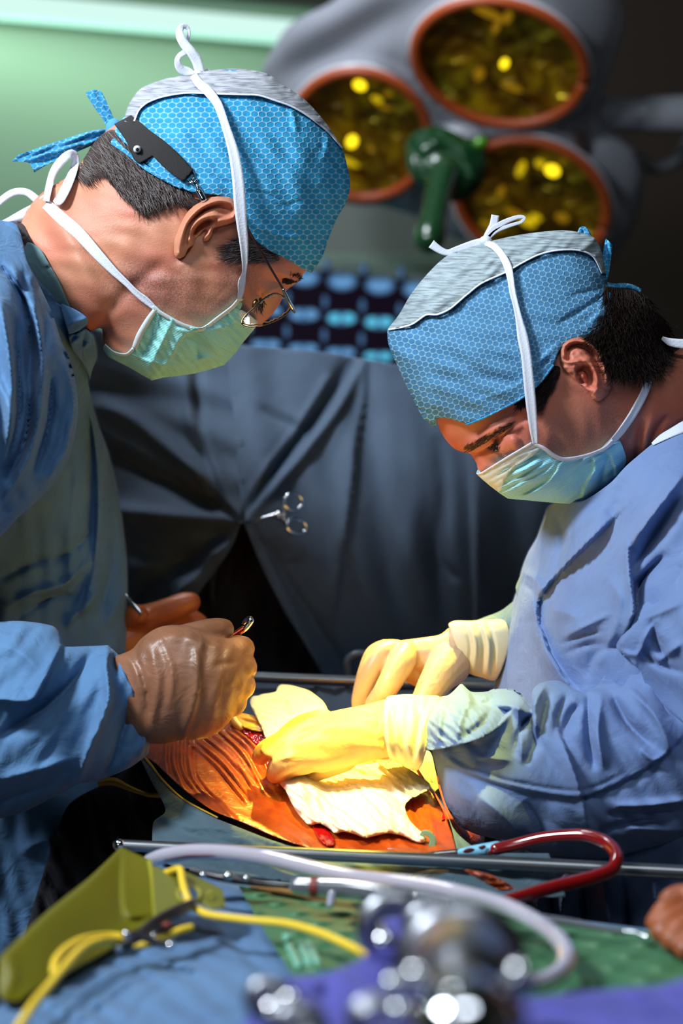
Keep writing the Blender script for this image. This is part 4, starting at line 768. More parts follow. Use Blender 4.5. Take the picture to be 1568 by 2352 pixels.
mk('top_tie', [ribbon([(1229,1020,12),(1224,975,20),(1217,906,24),(1208,819,23),(1200,775,24),(1192,736,16),(1184,700,13),(1177,672,14),(1172,640,15),(1166,613,18),(1152,585,16),(1135,566,16),(1115,556,14)], HR.front(0.014), 0, 0.0012, crease=-0.0004),
    ribbon([(1112,554,18),(1085,562,20),(1050,572,14),(1028,580,14),(1010,574,16),(990,560,20)], 1.565, 0, 0.0012), ribbon([(1112,553,14),(1122,535,16),(1133,515,18),(1137,494,18)], 1.563, 0, 0.0012), ribbon([(1116,548,12),(1130,528,14),(1158,510,12),(1190,498,9),(1204,500,8),(1196,510,7),(1170,518,8),(1140,530,9),(1120,548,9)], 1.561, 0, 0.0012), ell(PX(1115, 553, 1.558), (0.005, 0.005, 0.004))], m_tape, mkR)
mks('lower_tie', [ribbon([(1380,1036,8),(1405,1014,13),(1425,992,16),(1452,953,18),(1478,905,18),(1492,866,16)], HR.front(0.0075), 0, 0.0012, crease=-0.0003), ribbon([(1520,776,8),(1540,786,18),(1575,790,22),(1620,790,22)], 1.52, 0, 0.0012)], m_tape, mkR)

# gown
gtR = TPS([(1505,1011,1.50),(1568,970,1.50),(1640,950,1.52),(1440,1060,1.50),(1300,1170,1.55),(1210,1300,1.61),(1160,1500,1.62),(1300,1400,1.53),(1450,1250,1.47),(1568,1100,1.45),(1640,1300,1.42),(1568,1500,1.42),(1400,1600,1.50),(1200,1700,1.60),(1500,1800,1.46),(1300,2000,1.55),(1568,2100,1.50)])
TOR_R = [(1505,1013,'s'),(1540,995),(1568,985),(1660,960),(1660,2200,'s'),(1180,2200,'s'),(1150,2000),(1120,1800),(1122,1620),(1133,1585),(1150,1520),(1160,1450),(1170,1405),(1190,1345),(1197,1310),(1212,1270),(1232,1235),(1245,1200),(1262,1162),(1300,1150),(1340,1150),(1400,1110),(1440,1068)]
fT = [('roll', [(1133,1585),(1160,1450),(1197,1310),(1262,1162)], 60, 0.05),
      ('fold', [(1275,1180),(1290,1230),(1280,1290),(1262,1350)], 12, -0.008), ('step', [(1410,1190),(1370,1230),(1300,1300),(1240,1370),(1236,1430)], 34, 0.014), ('step', [(1236,1420),(1262,1500),(1300,1560),(1330,1590)], 26, 0.010), ('fold', [(1190,1310),(1230,1330),(1250,1370)], 8, 0.005), ('fold', [(1200,1340),(1225,1360),(1240,1400)], 6, -0.004),
      ('fold', [(1300,1240),(1340,1200),(1390,1160)], 22, 0.006), ('fold', [(1420,1140),(1390,1240),(1330,1330)], 26, -0.006), ('fold', [(1568,1090),(1500,1180),(1440,1260)], 14, 0.014), ('fold', [(1560,1150),(1500,1240),(1460,1300)], 12, -0.014), ('step', [(1444,1262),(1450,1330),(1458,1400),(1440,1450)], 20, 0.016), ('fold', [(1520,1280),(1470,1340),(1462,1400)], 10, -0.018),
      ('fold', [(1300,1460),(1360,1430),(1400,1410)], 6, 0.004), ('fold', [(1290,1478),(1340,1458),(1380,1450)], 6, -0.005), ('fold', [(1300,1500),(1350,1480),(1400,1480)], 8, -0.004), ('fold', [(1400,1330),(1425,1380),(1410,1450),(1370,1530)], 16, 0.008), ('fold', [(1350,1560),(1370,1500),(1440,1480)], 18, -0.008), ('fold', [(1268,1400),(1320,1420),(1300,1470)], 20, 0.006),
      ('fold', [(1200,1960),(1210,2050),(1200,2150)], 10, -0.014), ('fold', [(1240,2000),(1238,2100)], 8, 0.012), ('fold', [(1262,2000),(1270,2100)], 7, -0.014), ('fold', [(1300,2010),(1290,2110)], 8, 0.012), ('fold', [(1340,2010),(1345,2120)], 8, -0.014), ('fold', [(1385,2020),(1400,2130)], 10, 0.012), ('fold', [(1440,2010),(1445,2150)], 9, -0.014), ('fold', [(1500,2020),(1510,2130)], 12, 0.012), ('noise', 80, 0.0015, -50, 2.0, 61)]
mk('gown', sheet(TOR_R, gtR, lambda x, y: 1.88+0*x, s=5.5, F=CR(fT, 1.5)), m_gownR, rootR)
mk('undershirt_collar', ribbon([(1498,1020,7),(1520,1005,16),(1545,992,20),(1575,978,26),(1620,960,26)], gtR, 0.001, 0.002), simple('undershirt_white', srgb(200, 208, 224), 0.8), rootR)
# near sleeve: shoulder to elbow at the right edge, then the forearm across the drapes
UA = [(1700,1100),(1640,1120),(1590,1220),(1545,1270),(1510,1320),(1475,1375),(1448,1405),(1440,1440),(1415,1480),(1424,1500),(1446,1518),(1470,1540),(1500,1600),(1700,1700)]
uaF = TPS([(1700,1100,1.40),(1590,1220,1.43),(1475,1375,1.455),(1440,1440,1.45),(1420,1490,1.46),(1568,1420,1.405),(1500,1600,1.45),(1650,1600,1.38)])
fU = [('roll', [(1590,1220),(1510,1320),(1475,1375),(1440,1440),(1415,1480),(1446,1518)], 16, 0.02), ('fold', [(1480,1420),(1530,1400),(1568,1380)], 12, 0.008), ('step', [(1420,1488),(1460,1500),(1478,1460),(1500,1430)], 16, 0.010), ('fold', [(1500,1430),(1506,1480),(1540,1520)], 10, -0.012), ('fold', [(1470,1480),(1500,1520),(1568,1545)], 9, -0.008), ('fold', [(1568,1300),(1520,1360),(1490,1400)], 9, -0.006), ('fold', [(1510,1520),(1560,1480)], 10, 0.008), ('noise', 70, 0.0012, 60, 2, 63)]
mk('upper_sleeve', sheet(UA, uaF, lambda x, y: uaF(x, y)+0.10, s=5, F=CR(fU, 1.2)), m_gownR, rootR)
FR_ = [(984,1700,'s'),(990,1722),(1000,1760),(1012,1810),(1025,1850),(1050,1892),(1090,1915),(1130,1925),(1160,1930),(1200,1948),(1240,1965),(1300,1970),(1380,1972),(1440,1960),(1500,1945),(1560,1930),(1700,1900),(1700,1560),(1600,1530),(1540,1520),(1500,1515),(1462,1510),(1450,1540),(1430,1575),(1405,1560),(1390,1552),(1375,1570),(1350,1588),(1320,1584),(1290,1566),(1265,1563),(1235,1572),(1222,1590),(1222,1630),(1205,1610),(1180,1588),(1140,1582),(1120,1590),(1110,1640),(1080,1670),(1040,1692)]
FRF = Field([(984,1700),(1000,1760),(1025,1850),(1090,1915),(1200,1948),(1300,1970),(1440,1965),(1560,1940),(1850,1900),(1850,1560),(1540,1520),(1462,1510),(1430,1555),(1350,1570),(1265,1560),(1180,1575),(1110,1600),(1040,1640)], 1.50, 0.075, 0.45)
fG = [('step', [(1000,1724),(1060,1770),(1180,1810),(1330,1832),(1440,1790),(1520,1740),(1600,1660)], 26, -0.004), ('fold', [(1020,1730),(1090,1765),(1180,1796),(1330,1816),(1430,1778)], 4, -0.0015),
      ('fold', [(1205,1610),(1222,1640),(1200,1660),(1180,1720)], 9, -0.012), ('fold', [(1190,1610),(1192,1680),(1200,1740)], 9, 0.008), ('fold', [(1215,1650),(1225,1700),(1210,1750)], 7, -0.008), ('step', [(1186,1622),(1160,1640),(1130,1660),(1090,1690)], 14, -0.012), ('fold', [(1090,1700),(1130,1680),(1170,1640)], 9, 0.012), ('fold', [(1140,1620),(1185,1625),(1215,1640)], 9, 0.012), ('fold', [(1250,1575),(1228,1620),(1232,1680)], 10, 0.013), ('fold', [(1260,1600),(1245,1660),(1230,1720)], 7, -0.007),
      ('fold', [(1350,1600),(1350,1680),(1362,1760)], 9, -0.010), ('step', [(1270,1645),(1300,1720),(1330,1800),(1350,1880)], 18, 0.008), ('fold', [(1330,1620),(1310,1640),(1290,1690)], 16, -0.014), ('fold', [(1300,1600),(1282,1640),(1275,1680)], 10, -0.008), ('fold', [(1380,1600),(1372,1680),(1385,1760)], 10, 0.008), ('fold', [(1408,1600),(1440,1660),(1490,1710)], 12, -0.012), ('fold', [(1440,1580),(1500,1640),(1540,1720)], 18, 0.010), ('fold', [(1460,1540),(1540,1560),(1568,1600)], 8, 0.008),
      ('fold', [(1100,1740),(1130,1742),(1170,1746)], 6, 0.005), ('fold', [(1100,1830),(1150,1870),(1190,1920)], 20, 0.009), ('fold', [(1200,1840),(1240,1890),(1250,1950)], 26, -0.008), ('fold', [(1420,1850),(1480,1850),(1568,1840)], 9, 0.008), ('fold', [(1400,1870),(1480,1870),(1568,1865)], 7, -0.009), ('fold', [(1380,1910),(1450,1890),(1540,1880)], 8, -0.008), ('fold', [(1440,1900),(1500,1905),(1568,1910)], 14, 0.008), ('fold', [(1470,1720),(1500,1745),(1530,1730)], 8, 0.005), ('fold', [(1500,1580),(1540,1640),(1568,1650)], 10, -0.009), ('noise', 60, 0.0014, 60, 2.0, 66)]
mk('forearm_sleeve', sheet(FR_, FRF.front(), FRF.back(), s=4.6, F=CR(fG, 1.35)), m_gownR, rootR)
# turned-back cuff of the sleeve and the glove over it
KN = [(960,1700),(975,1640),(1000,1605),(1030,1596),(1050,1578),(1060,1571),(1080,1588),(1100,1590),(1120,1588),(1150,1582),(1180,1584),(1200,1598),(1216,1632),(1200,1640),(1180,1640),(1150,1665),(1110,1692),(1050,1712),(1000,1722),(975,1720)]
knF = TPS([(960,1700,1.472),(1060,1571,1.50),(1200,1600,1.490),(1100,1640,1.438),(1000,1650,1.452),(1150,1665,1.438),(1000,1722,1.452),(1216,1632,1.47)])
mk('gown_cuff', sheet(KN, knF, lambda x, y: knF(x, y)+0.05, s=4.5, F=[('roll', [(975,1640),(1000,1605),(1030,1596),(1060,1571),(1100,1590),(1150,1582),(1200,1598)], 22, 0.02), ('fold', [(1060,1575),(1075,1610),(1060,1640),(1050,1690)], 10, 0.008), ('fold', [(1088,1595),(1100,1620),(1130,1610)], 12, -0.012), ('fold', [(1020,1610),(1010,1650),(1005,1700)], 8, 0.006), ('fold', [(1130,1620),(1110,1660),(1070,1690)], 9, -0.007), ('noise', 16, 0.0015, 40, 2, 67)]), m_gownR, rootR)
GLN = [(598,1722),(618,1708),(640,1690),(665,1672),(700,1655),(740,1640),(780,1630),(840,1618),(885,1606),(915,1600),(950,1600),(985,1602),(1006,1606),(1000,1640),(985,1690),(968,1750),(955,1766),(930,1758),(905,1742),(893,1738),(860,1746),(810,1758),(770,1768),(735,1775),(715,1768),(690,1752),(668,1748),(650,1764),(634,1772),(624,1755),(626,1738),(612,1738)]
GLF = Field([(560,1735),(618,1705),(665,1668),(740,1636),(840,1614),(915,1596),(1006,1600),(1080,1610),(1060,1780),(955,1770),(893,1745),(810,1762),(735,1779),(650,1780),(600,1770)], 1.500, 0.036, 0.45)
fN = [('step', [(884,1600),(880,1650),(886,1700),(898,1742)], 14, -0.0035), ('fold', [(900,1610),(896,1660),(905,1735)], 7, 0.002), ('fold', [(998,1610),(975,1660),(958,1740)], 7, 0.003), ('fold', [(985,1610),(962,1660),(945,1750)], 5, -0.002), ('fold', [(880,1660),(868,1700),(880,1735)], 5, 0.0018),
      ('step', [(735,1672),(700,1690),(665,1715),(630,1745)], 18, -0.008), ('step', [(692,1732),(670,1742),(640,1748)], 9, 0.005), ('fold', [(690,1733),(670,1745),(655,1752)], 5, -0.003), ('fold', [(680,1650),(760,1640),(850,1640)], 20, 0.002), ('noise', 40, 0.0010, 10, 2, 71)]
g = [sheet(GLN, GLF.front(), GLF.back(), s=4, F=fN)]
g += [tube([(760,1700,1.486,0.013),(700,1722,1.484,0.0120),(660,1745,1.486,0.0100),(640,1762,1.495,0.0085),(632,1778,1.505,0.0075)], 5, 14), tube([(740,1735,1.492,0.010),(700,1752,1.492,0.009),(668,1762,1.50,0.008),(655,1785,1.51,0.007)], 5, 14),
      tube([(760,1670,1.505,0.012),(700,1685,1.508,0.0105),(650,1705,1.512,0.0090),(612,1722,1.520,0.0080),(598,1738,1.53,0.007)], 5, 14), tube([(740,1660,1.52,0.011),(690,1670,1.53,0.009),(650,1700,1.54,0.008),(625,1730,1.55,0.007)], 5, 14), tube([(790,1740,1.50,0.011),(745,1762,1.505,0.009),(710,1775,1.515,0.008)], 5, 14)]
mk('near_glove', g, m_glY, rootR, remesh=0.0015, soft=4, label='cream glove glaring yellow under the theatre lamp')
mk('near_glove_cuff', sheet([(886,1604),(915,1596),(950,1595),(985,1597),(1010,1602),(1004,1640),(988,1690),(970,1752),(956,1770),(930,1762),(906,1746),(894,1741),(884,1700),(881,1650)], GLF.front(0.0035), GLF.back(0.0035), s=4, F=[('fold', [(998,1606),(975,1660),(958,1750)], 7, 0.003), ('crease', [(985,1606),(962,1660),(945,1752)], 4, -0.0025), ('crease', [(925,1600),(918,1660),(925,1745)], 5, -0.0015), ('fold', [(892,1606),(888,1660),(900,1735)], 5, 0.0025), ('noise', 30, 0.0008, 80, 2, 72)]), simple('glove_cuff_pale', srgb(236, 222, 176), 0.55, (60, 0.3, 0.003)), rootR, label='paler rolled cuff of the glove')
# far hand: palm down, fingers reaching down into the wound
PAL = [(858,1500),(872,1480),(890,1476),(930,1470),(970,1465),(1010,1458),(1035,1440),(1055,1448),(1068,1500),(1066,1540),(1040,1570),(1022,1590),(1000,1590),(950,1575),(925,1560),(915,1548),(885,1540),(862,1520)]
PLF = Field([(850,1500),(872,1478),(930,1466),(1010,1455),(1060,1440),(1110,1440),(1110,1560),(1060,1560),(1020,1592),(950,1580),(900,1555),(860,1530)], 1.66, 0.022, 0.45)
g = [sheet(PAL, PLF.front(), PLF.back(), s=4, F=[('fold', [(920,1490),(980,1500),(1030,1490)], 20, 0.002), ('fold', [(945,1530),(975,1560),(990,1580)], 8, -0.003)]),
     tube([(905,1500,1.648,0.0118),(878,1508,1.642,0.0116),(858,1535,1.638,0.0102),(843,1570,1.638,0.0092),(832,1600,1.640,0.0082),(828,1622,1.642,0.0078)], 4, 16),
     tube([(932,1502,1.645,0.0115),(920,1524,1.632,0.0115),(902,1556,1.622,0.0104),(882,1590,1.620,0.0094),(862,1616,1.624,0.0084),(850,1636,1.628,0.007)], 4, 16),
     tube([(890,1500,1.665,0.012),(866,1510,1.665,0.0115),(848,1545,1.660,0.0100),(835,1585,1.658,0.009),(826,1610,1.66,0.0075)], 4, 16),
     tube([(900,1500,1.68,0.0115),(880,1520,1.685,0.010),(865,1560,1.685,0.009),(850,1600,1.68,0.0075)], 4, 14),
     tube([(1030,1525,1.645,0.019),(1010,1552,1.630,0.0150),(992,1578,1.622,0.0128),(975,1605,1.618,0.0108),(960,1622,1.616,0.009)], 4, 16)]
mk('far_glove', g, m_glC, rootR, remesh=0.0012, soft=2, label='cream glove with orange spotting, palm down')
CU = [(1030,1436),(1045,1426),(1080,1426),(1120,1424),(1160,1428),(1170,1480),(1140,1560),(1105,1556),(1075,1545),(1062,1520)]
CUF = Field([(1000,1440),(1045,1424),(1120,1422),(1200,1426),(1200,1560),(1105,1562),(1062,1545),(1010,1530)], 1.66, 0.028, 0.4)
cu = mk('far_glove_cuff', sheet(CU, CUF.front(), CUF.back(), s=4, F=[('fold', [(1078,1430),(1092,1480),(1088,1540)], 5, 0.003), ('fold', [(1096,1430),(1110,1480),(1104,1550)], 4, -0.003), ('fold', [(1106,1430),(1122,1480),(1118,1550)], 5, 0.003), ('fold', [(1066,1436),(1080,1480),(1075,1530)], 3.5, -0.002), ('fold', [(1120,1430),(1134,1480),(1130,1550)], 4, -0.003)]), simple('glove_cuff_cream', srgb(190, 184, 156), 0.55), rootR)
mk('far_cuff', tube([(1122,1482,1.67,0.024),(1180,1474,1.67,0.030),(1260,1450,1.66,0.045),(1330,1380,1.65,0.055)], 10, 20), cloth('cuff_cloth', srgb(110, 136, 146), srgb(96, 120, 132)), rootR)
# red specks on the far glove
m_speck = simple('speck_red', srgb(150, 40, 24), 0.4)
for p in ([(966,1567),(974,1564),(980,1568),(976,1574),(968,1573)], [(994,1556),(1006,1558),(1016,1566),(1012,1570),(1002,1564),(993,1560)]):
    mk('blood_speck', sheet(p, lambda x, y: 1.614+0*x, th=0.002, s=3), m_speck, rootR)
# ------------------------------------------------------------------ PATIENT
pat_d = TPS([(340,1740,1.60),(270,1760,1.64),(400,1800,1.53),(500,1870,1.46),(650,1920,1.44),(800,1950,1.425),(1040,1960,1.42),(520,1650,1.66),(620,1680,1.62),(560,1760,1.57),(700,1760,1.57),(700,1850,1.49),(850,1850,1.50),(950,1760,1.56),(1000,1850,1.49),(1060,1920,1.45),(450,1740,1.59),(900,1640,1.66),(760,1640,1.67)])
PAT = [(300,1730),(350,1690),(440,1680),(500,1650),(527,1658,'s'),(545,1672),(570,1690),(590,1710),(602,1725),(618,1748),(640,1785),(660,1720),(700,1650),(800,1640),(920,1640),(960,1720),(975,1800),(1000,1830),(1020,1870),(1042,1930),(1050,1975,'s'),(900,1975),(800,1965),(720,1950),(640,1925),(560,1890),(490,1862),(430,1820),(390,1785),(345,1745)]
def filmfolds():
    F = []; C0 = (548, 1668)
    # pleats of the adhesive film fanning away under the fist to lower right and lower left
    g = np.random.default_rng(5)
    for i in range(17):      # family running from upper left down to the right
        x0 = 430+i*8.5+g.uniform(-3, 3); y0 = 1708-i*2.8+g.uniform(-3, 3)
        x1 = 560+i*5.0+g.uniform(-6, 6); y1 = 1850-i*5+g.uniform(-8, 8)
        F.append(('fold', [(x0, y0), (x0*0.55+x1*0.45+2+i*0.6, y0*0.55+y1*0.45-10), (x1, y1)], 3.6, 0.0062*(1 if i % 2 else -1)))
    for i in range(9):       # steeper family at the left
        x0 = 372+i*9+g.uniform(-2, 2); y0 = 1702+g.uniform(-2, 2); x1 = 360+i*22+g.uniform(-5, 5); y1 = 1770+i*14
        F.append(('fold', [(x0, y0), (x0-4+i*1.6, (y0+y1)/2), (x1, y1)], 4.2, 0.0065*(1 if i % 2 else -1)))
    F += [('fold', [(436,1740),(450,1775),(478,1820)], 8, 0.008), ('fold', [(455,1780),(480,1830),(510,1860)], 7, -0.006), ('fold', [(560,1800),(620,1850),(660,1890)], 10, 0.003), ('fold', [(800,1940),(860,1925),(930,1940)], 8, 0.003), ('fold', [(960,1820),(985,1870),(1000,1930)], 7, 0.004), ('fold', [(940,1830),(965,1900)], 6, -0.004), ('noise', 26, 0.0012, 40, 3, 81)]
    return F
m = M('skin_under_film', srgb(170, 72, 20), 0.3); m.b.inputs['Coat Weight'].default_value = 0.35; m.b.inputs['Coat Roughness'].default_value = 0.22
m.color(m.ramp(m.noise(18, 5, dist=1.0), [(0.3, srgb(140, 50, 16)), (0.55, srgb(172, 72, 20)), (0.8, srgb(190, 90, 28))])); m.bump(m.noise(90, 5, dist=1.5), 0.35, 0.003); m_pat = m.m
rootP = empty('person', (0.0, 1.55, 1.05), 'patient lying on the table, orange-stained skin bared under wrinkled clear film', 'person')
mk('body', [sheet(PAT, pat_d, lambda x, y: pat_d(x, y)+0.10, s=3.6, F=filmfolds()), ell((0.015, 1.60, 1.14), (0.10, 0.14, 0.06), 0, 32, 16)], m_pat, rootP)
m_blood = simple('blood', srgb(150, 12, 14), 0.12, (40, 0.6, 0.004)); m_blood.node_tree.nodes['Principled BSDF'].inputs['Coat Weight'].default_value = 0.6
wd_ = mk('wound', sheet([(545,1668),(560,1660),(590,1664),(618,1672),(622,1700),(604,1722),(585,1708),(565,1690)], lambda x, y: pat_d(x, y)-0.004, th=0.01, s=4, F=[('noise', 10, 0.003, 10, 1, 5)]), m_blood, rootP)
mk('wound_edge', [tube([(536,1650,1.645,0.0038),(543,1662,1.640,0.0040),(556,1675,1.632,0.0030)], 3), sheet([(538,1640),(545,1636),(580,1643),(610,1655),(618,1670),(600,1680),(575,1676),(556,1668)], lambda x, y: pat_d(x, y)-0.009, th=0.006, s=3, F=[('fold', [(548,1645),(580,1652),(612,1664)], 3, 0.003), ('fold', [(552,1655),(580,1660),(610,1668)], 2.5, -0.003), ('fold', [(560,1668),(590,1668),(612,1666)], 4, 0.003)])], simple('fat_yellow', srgb(236, 176, 70), 0.35), wd_)
for P_, n_ in (([(602,1722),(615,1742),(624,1765),(636,1790),(628,1795),(612,1762),(600,1735)], 'blood_streak'), ([(718,1895),(745,1900),(760,1915),(770,1936),(758,1944),(738,1936),(725,1915)], 'blood_pool'), ([(1018,1868),(1022,1880),(1014,1884)], 'blood_spot')):
    mk(n_, sheet(P_, lambda x, y: pat_d(x, y)-0.0035, th=0.004, s=4, F=[('noise', 8, 0.001, 0, 1, 6)]), m_blood, rootP)

# gauze
def gauzemat():
    m = M('gauze', srgb(232, 222, 200), 0.9); m.b.inputs['Subsurface Weight'].default_value = 0.15; m.b.inputs['Subsurface Scale'].default_value = 0.02
    m.bump(m.math('ADD', m.noise(38, 5, dist=1.0), m.math('MULTIPLY', m.noise(500, 2), 0.15)), 0.7, 0.006); return m.m
m_gz = gauzemat()
G1 = [(574,1612),(580,1600),(592,1598),(604,1594),(620,1592),(634,1588),(638,1578),(646,1572),(668,1574),(690,1580),(708,1586),(726,1598),(742,1612),(752,1630),(757,1650),(730,1670),(690,1690),(660,1705),(630,1712),(614,1705),(608,1690),(600,1670),(590,1650),(580,1630)]
G1F = Field(G1, 1.645, 0.016, 0.45)
g1t = lambda x, y: 0.055-(np.asarray(y, float)-1572)*0.0009
gp = mk('gauze_pad', sheet(G1, lambda x, y: G1F.front()(x, y)+g1t(x, y), lambda x, y: G1F.back()(x, y)+g1t(x, y), s=4, F=[('fold', [(620,1600),(660,1606),(672,1635),(668,1660)], 7, 0.005), ('step', [(670,1650),(668,1620),(650,1600),(620,1596)], 10, 0.003), ('fold', [(640,1690),(665,1660),(700,1645),(740,1625)], 6, 0.004), ('noise', 24, 0.0012, 20, 1.2, 91)]), m_gz, None, label='small crumpled gauze pad standing between the fist and the wound, upper left', cat='gauze', group=None)
G2 = [(634,1776),(642,1758),(658,1748),(680,1748),(702,1756),(722,1768),(735,1778),(790,1762),(850,1754),(893,1748),(925,1758),(960,1780),(985,1800),(984,1812),(968,1822),(950,1830),(930,1850),(938,1880),(955,1900),(972,1915),(978,1928),(970,1936),(950,1932),(925,1920),(890,1914),(860,1920),(838,1924),(815,1916),(790,1910),(770,1914),(758,1905),(735,1892),(712,1895),(698,1885),(682,1866),(668,1842),(655,1815),(642,1800)]
g2d = TPS([(634,1776,1.53),(680,1750,1.545),(735,1778,1.54),(890,1750,1.55),(985,1805,1.50),(940,1860,1.47),(975,1930,1.43),(850,1920,1.43),(712,1892,1.45),(655,1815,1.49),(780,1840,1.475),(700,1800,1.49),(880,1850,1.465)])
fg = [('roll', G2[20:]+G2[:3], 14, 0.008), ('fold', [(720,1775),(800,1790),(870,1830),(930,1890)], 9, 0.006), ('fold', [(760,1775),(840,1780),(890,1810),(935,1850)], 8, -0.006), ('fold', [(690,1760),(720,1800),(730,1860)], 8, 0.004), ('fold', [(660,1800),(720,1850),(760,1880)], 7, 0.004), ('fold', [(800,1800),(850,1850),(900,1900)], 7, 0.005), ('fold', [(740,1810),(790,1860),(850,1900)], 7, -0.004), ('fold', [(900,1760),(940,1800),(950,1826)], 8, -0.006), ('fold', [(880,1755),(930,1790),(975,1808)], 5, 0.005), ('fold', [(860,1756),(900,1790),(935,1830),(950,1850)], 5, -0.006), ('crease', [(700,1850),(760,1870),(850,1895)], 5, -0.003), ('crease', [(680,1790),(700,1840),(720,1880)], 5, 0.004), ('noise', 16, 0.002, 30, 1.6, 92)]
mk('gauze_pad', sheet(G2, lambda x, y: g2d(x, y)-0.004, lambda x, y: g2d(x, y)+0.012, s=3.6, F=fg), m_gz, None, label='large white gauze spread across the orange skin below the bright glove', cat='gauze')
mk('folded_flap', sheet([(868,1753),(892,1748),(925,1758),(960,1780),(986,1800),(985,1813),(968,1822),(950,1831),(936,1822),(915,1795),(890,1770)], lambda x, y: g2d(x, y)-0.010, th=0.004, s=3.6, F=[('crease', [(890,1760),(930,1785),(975,1806)], 4, 0.004), ('crease', [(900,1765),(930,1800),(950,1825)], 4, -0.004), ('noise', 9, 0.0015, 40, 3, 93)]), simple('gauze_grey', srgb(176, 166, 140), 0.9, (60, 0.5, 0.003)), bpy.data.objects['gauze_pad.001'], label='grey turned-over corner of the gauze')  # folded corner in a greyer tone than the rest of the gauze
lo = mk('marker_loop', ribbon([(975,1930,10),(968,1918,10),(976,1912,12),(990,1920,14),(994,1935,16),(988,1955,18)], 1.43, 0, 0.0012), simple('loop_teal', srgb(108, 140, 130), 0.8), None, label='small teal tape loop at the tip of the large gauze', cat='tape')
mk('blue_strip', sheet([(890,1948,'s'),(1010,1953,'s'),(1010,1962,'s'),(890,1957,'s')], lambda x, y: 1.425+0*x, th=0.001, s=8), simple('strip_blue', srgb(110, 150, 190), 0.7), None, label='thin blue strip lying by the rail below the large gauze', cat='tape')

# drapes round the wound
ED = [(352,1890),(380,1860),(345,1790),(322,1742,'s'),(338,1740),(372,1790),(415,1832),(480,1872),(560,1905),(640,1935),(720,1955),(830,1968),(1060,1975),(1120,1960),(1260,1960,'s'),(1300,2060,'s'),(1000,2060),(700,2030),(400,1990),(350,1960,'s')]
edd = TPS([(215,1800,1.66),(338,1742,1.60),(372,1790,1.55),(480,1872,1.465),(640,1935,1.435),(830,1968,1.415),(1060,1975,1.40),(1260,1960,1.40),(1300,2060,1.36),(1000,2060,1.36),(700,2030,1.385),(400,1990,1.41),(225,1960,1.50),(300,1900,1.50)])
dr = empty('surgical_drape', (0.0, 1.45, 0.95), 'dark blue-grey surgical drape edging the bared orange skin, its border tucked under the rail', 'drape')
mk('front_panel', sheet(ED, edd, lambda x, y: edd(x, y)+0.06, s=6, F=[('fold', [(330,1750),(370,1800),(420,1845),(500,1890),(640,1938)], 8, 0.004), ('fold', [(300,1850),(360,1900),(480,1930),(560,1960)], 20, -0.008), ('fold', [(400,1900),(500,1905),(620,1950)], 12, 0.005), ('noise', 36, 0.002, 20, 2, 95)]), m_olive, dr)
mk('yellow_border', [ribbon([(225,1800,12),(260,1795,18),(300,1812,12),(340,1826,9),(372,1826,14),(386,1822,16)], 1.60, 0, 0.0015, crease=0.002), ribbon([(330,1738,5),(345,1755,6),(372,1790,5),(420,1835,4),(500,1878,3)], lambda x, y: edd(x, y)-0.004, 0, 0.001, nx=3)], simple('border_yellow', srgb(176, 136, 30), 0.6), dr)
ED2 = [(985,1725),(1000,1770),(1010,1820),(1040,1900),(1080,1940),(1130,1965),(1200,1972),(1150,1985),(1060,1990),(1046,1940),(1030,1880),(1005,1830),(975,1790),(950,1740)]
mk('right_panel', sheet(ED2, lambda x, y: pat_d(x, y)-0.004, th=0.006, s=5, F=[('fold', [(990,1790),(1020,1850),(1060,1920)], 8, 0.005), ('fold', [(1010,1810),(1050,1890),(1100,1950)], 6, -0.005), ('noise', 20, 0.002, 60, 2, 96)]), cloth('drape_olive_blue', srgb(90, 116, 120), srgb(104, 120, 96)), dr)
mk('far_panel', sheet([(560,1560),(1130,1560),(1130,1700),(880,1720),(640,1700),(500,1680),(400,1700),(300,1650),(300,1560)], lambda x, y: 1.80-(np.asarray(y)-1560)*0.0008, th=0.01, s=10, F=[('fold', [(720,1560),(760,1640)], 6, 0.006), ('fold', [(760,1570),(790,1640)], 5, -0.006), ('fold', [(800,1570),(780,1640)], 5, 0.005)]), m_back, dr)
mk('side_shade', sheet([(150,1860),(240,1800),(330,1760),(420,1860),(420,2000),(100,2200),(60,2140)], lambda x, y: 1.66+0*x, th=0.01, s=12, F=[('noise', 60, 0.01, 70, 2, 97)]), m_dark, dr)  # dark sheet painting the black shade left of the drape

# operating table under everything
tb = empty('operating_table', (0.0, 1.45, 0.0), 'operating table covered in drapes, standing between the two surgeons', 'table')
mk('table_top', box((-0.015, 1.62, 1.02), (0.24, 0.42, 0.05)), m_rod, tb, smooth=False, bevel=0.01)
mk('mattress', box((-0.015, 1.62, 1.06), (0.23, 0.41, 0.03)), m_black, tb, smooth=False, bevel=0.015)
mk('column', box((-0.015, 1.62, 0.53), (0.16, 0.26, 0.93)), m_steel, tb, smooth=False, bevel=0.02)
mk('base', box((-0.015, 1.62, 0.04), (0.22, 0.4, 0.08)), m_steel, tb, smooth=False, bevel=0.02)

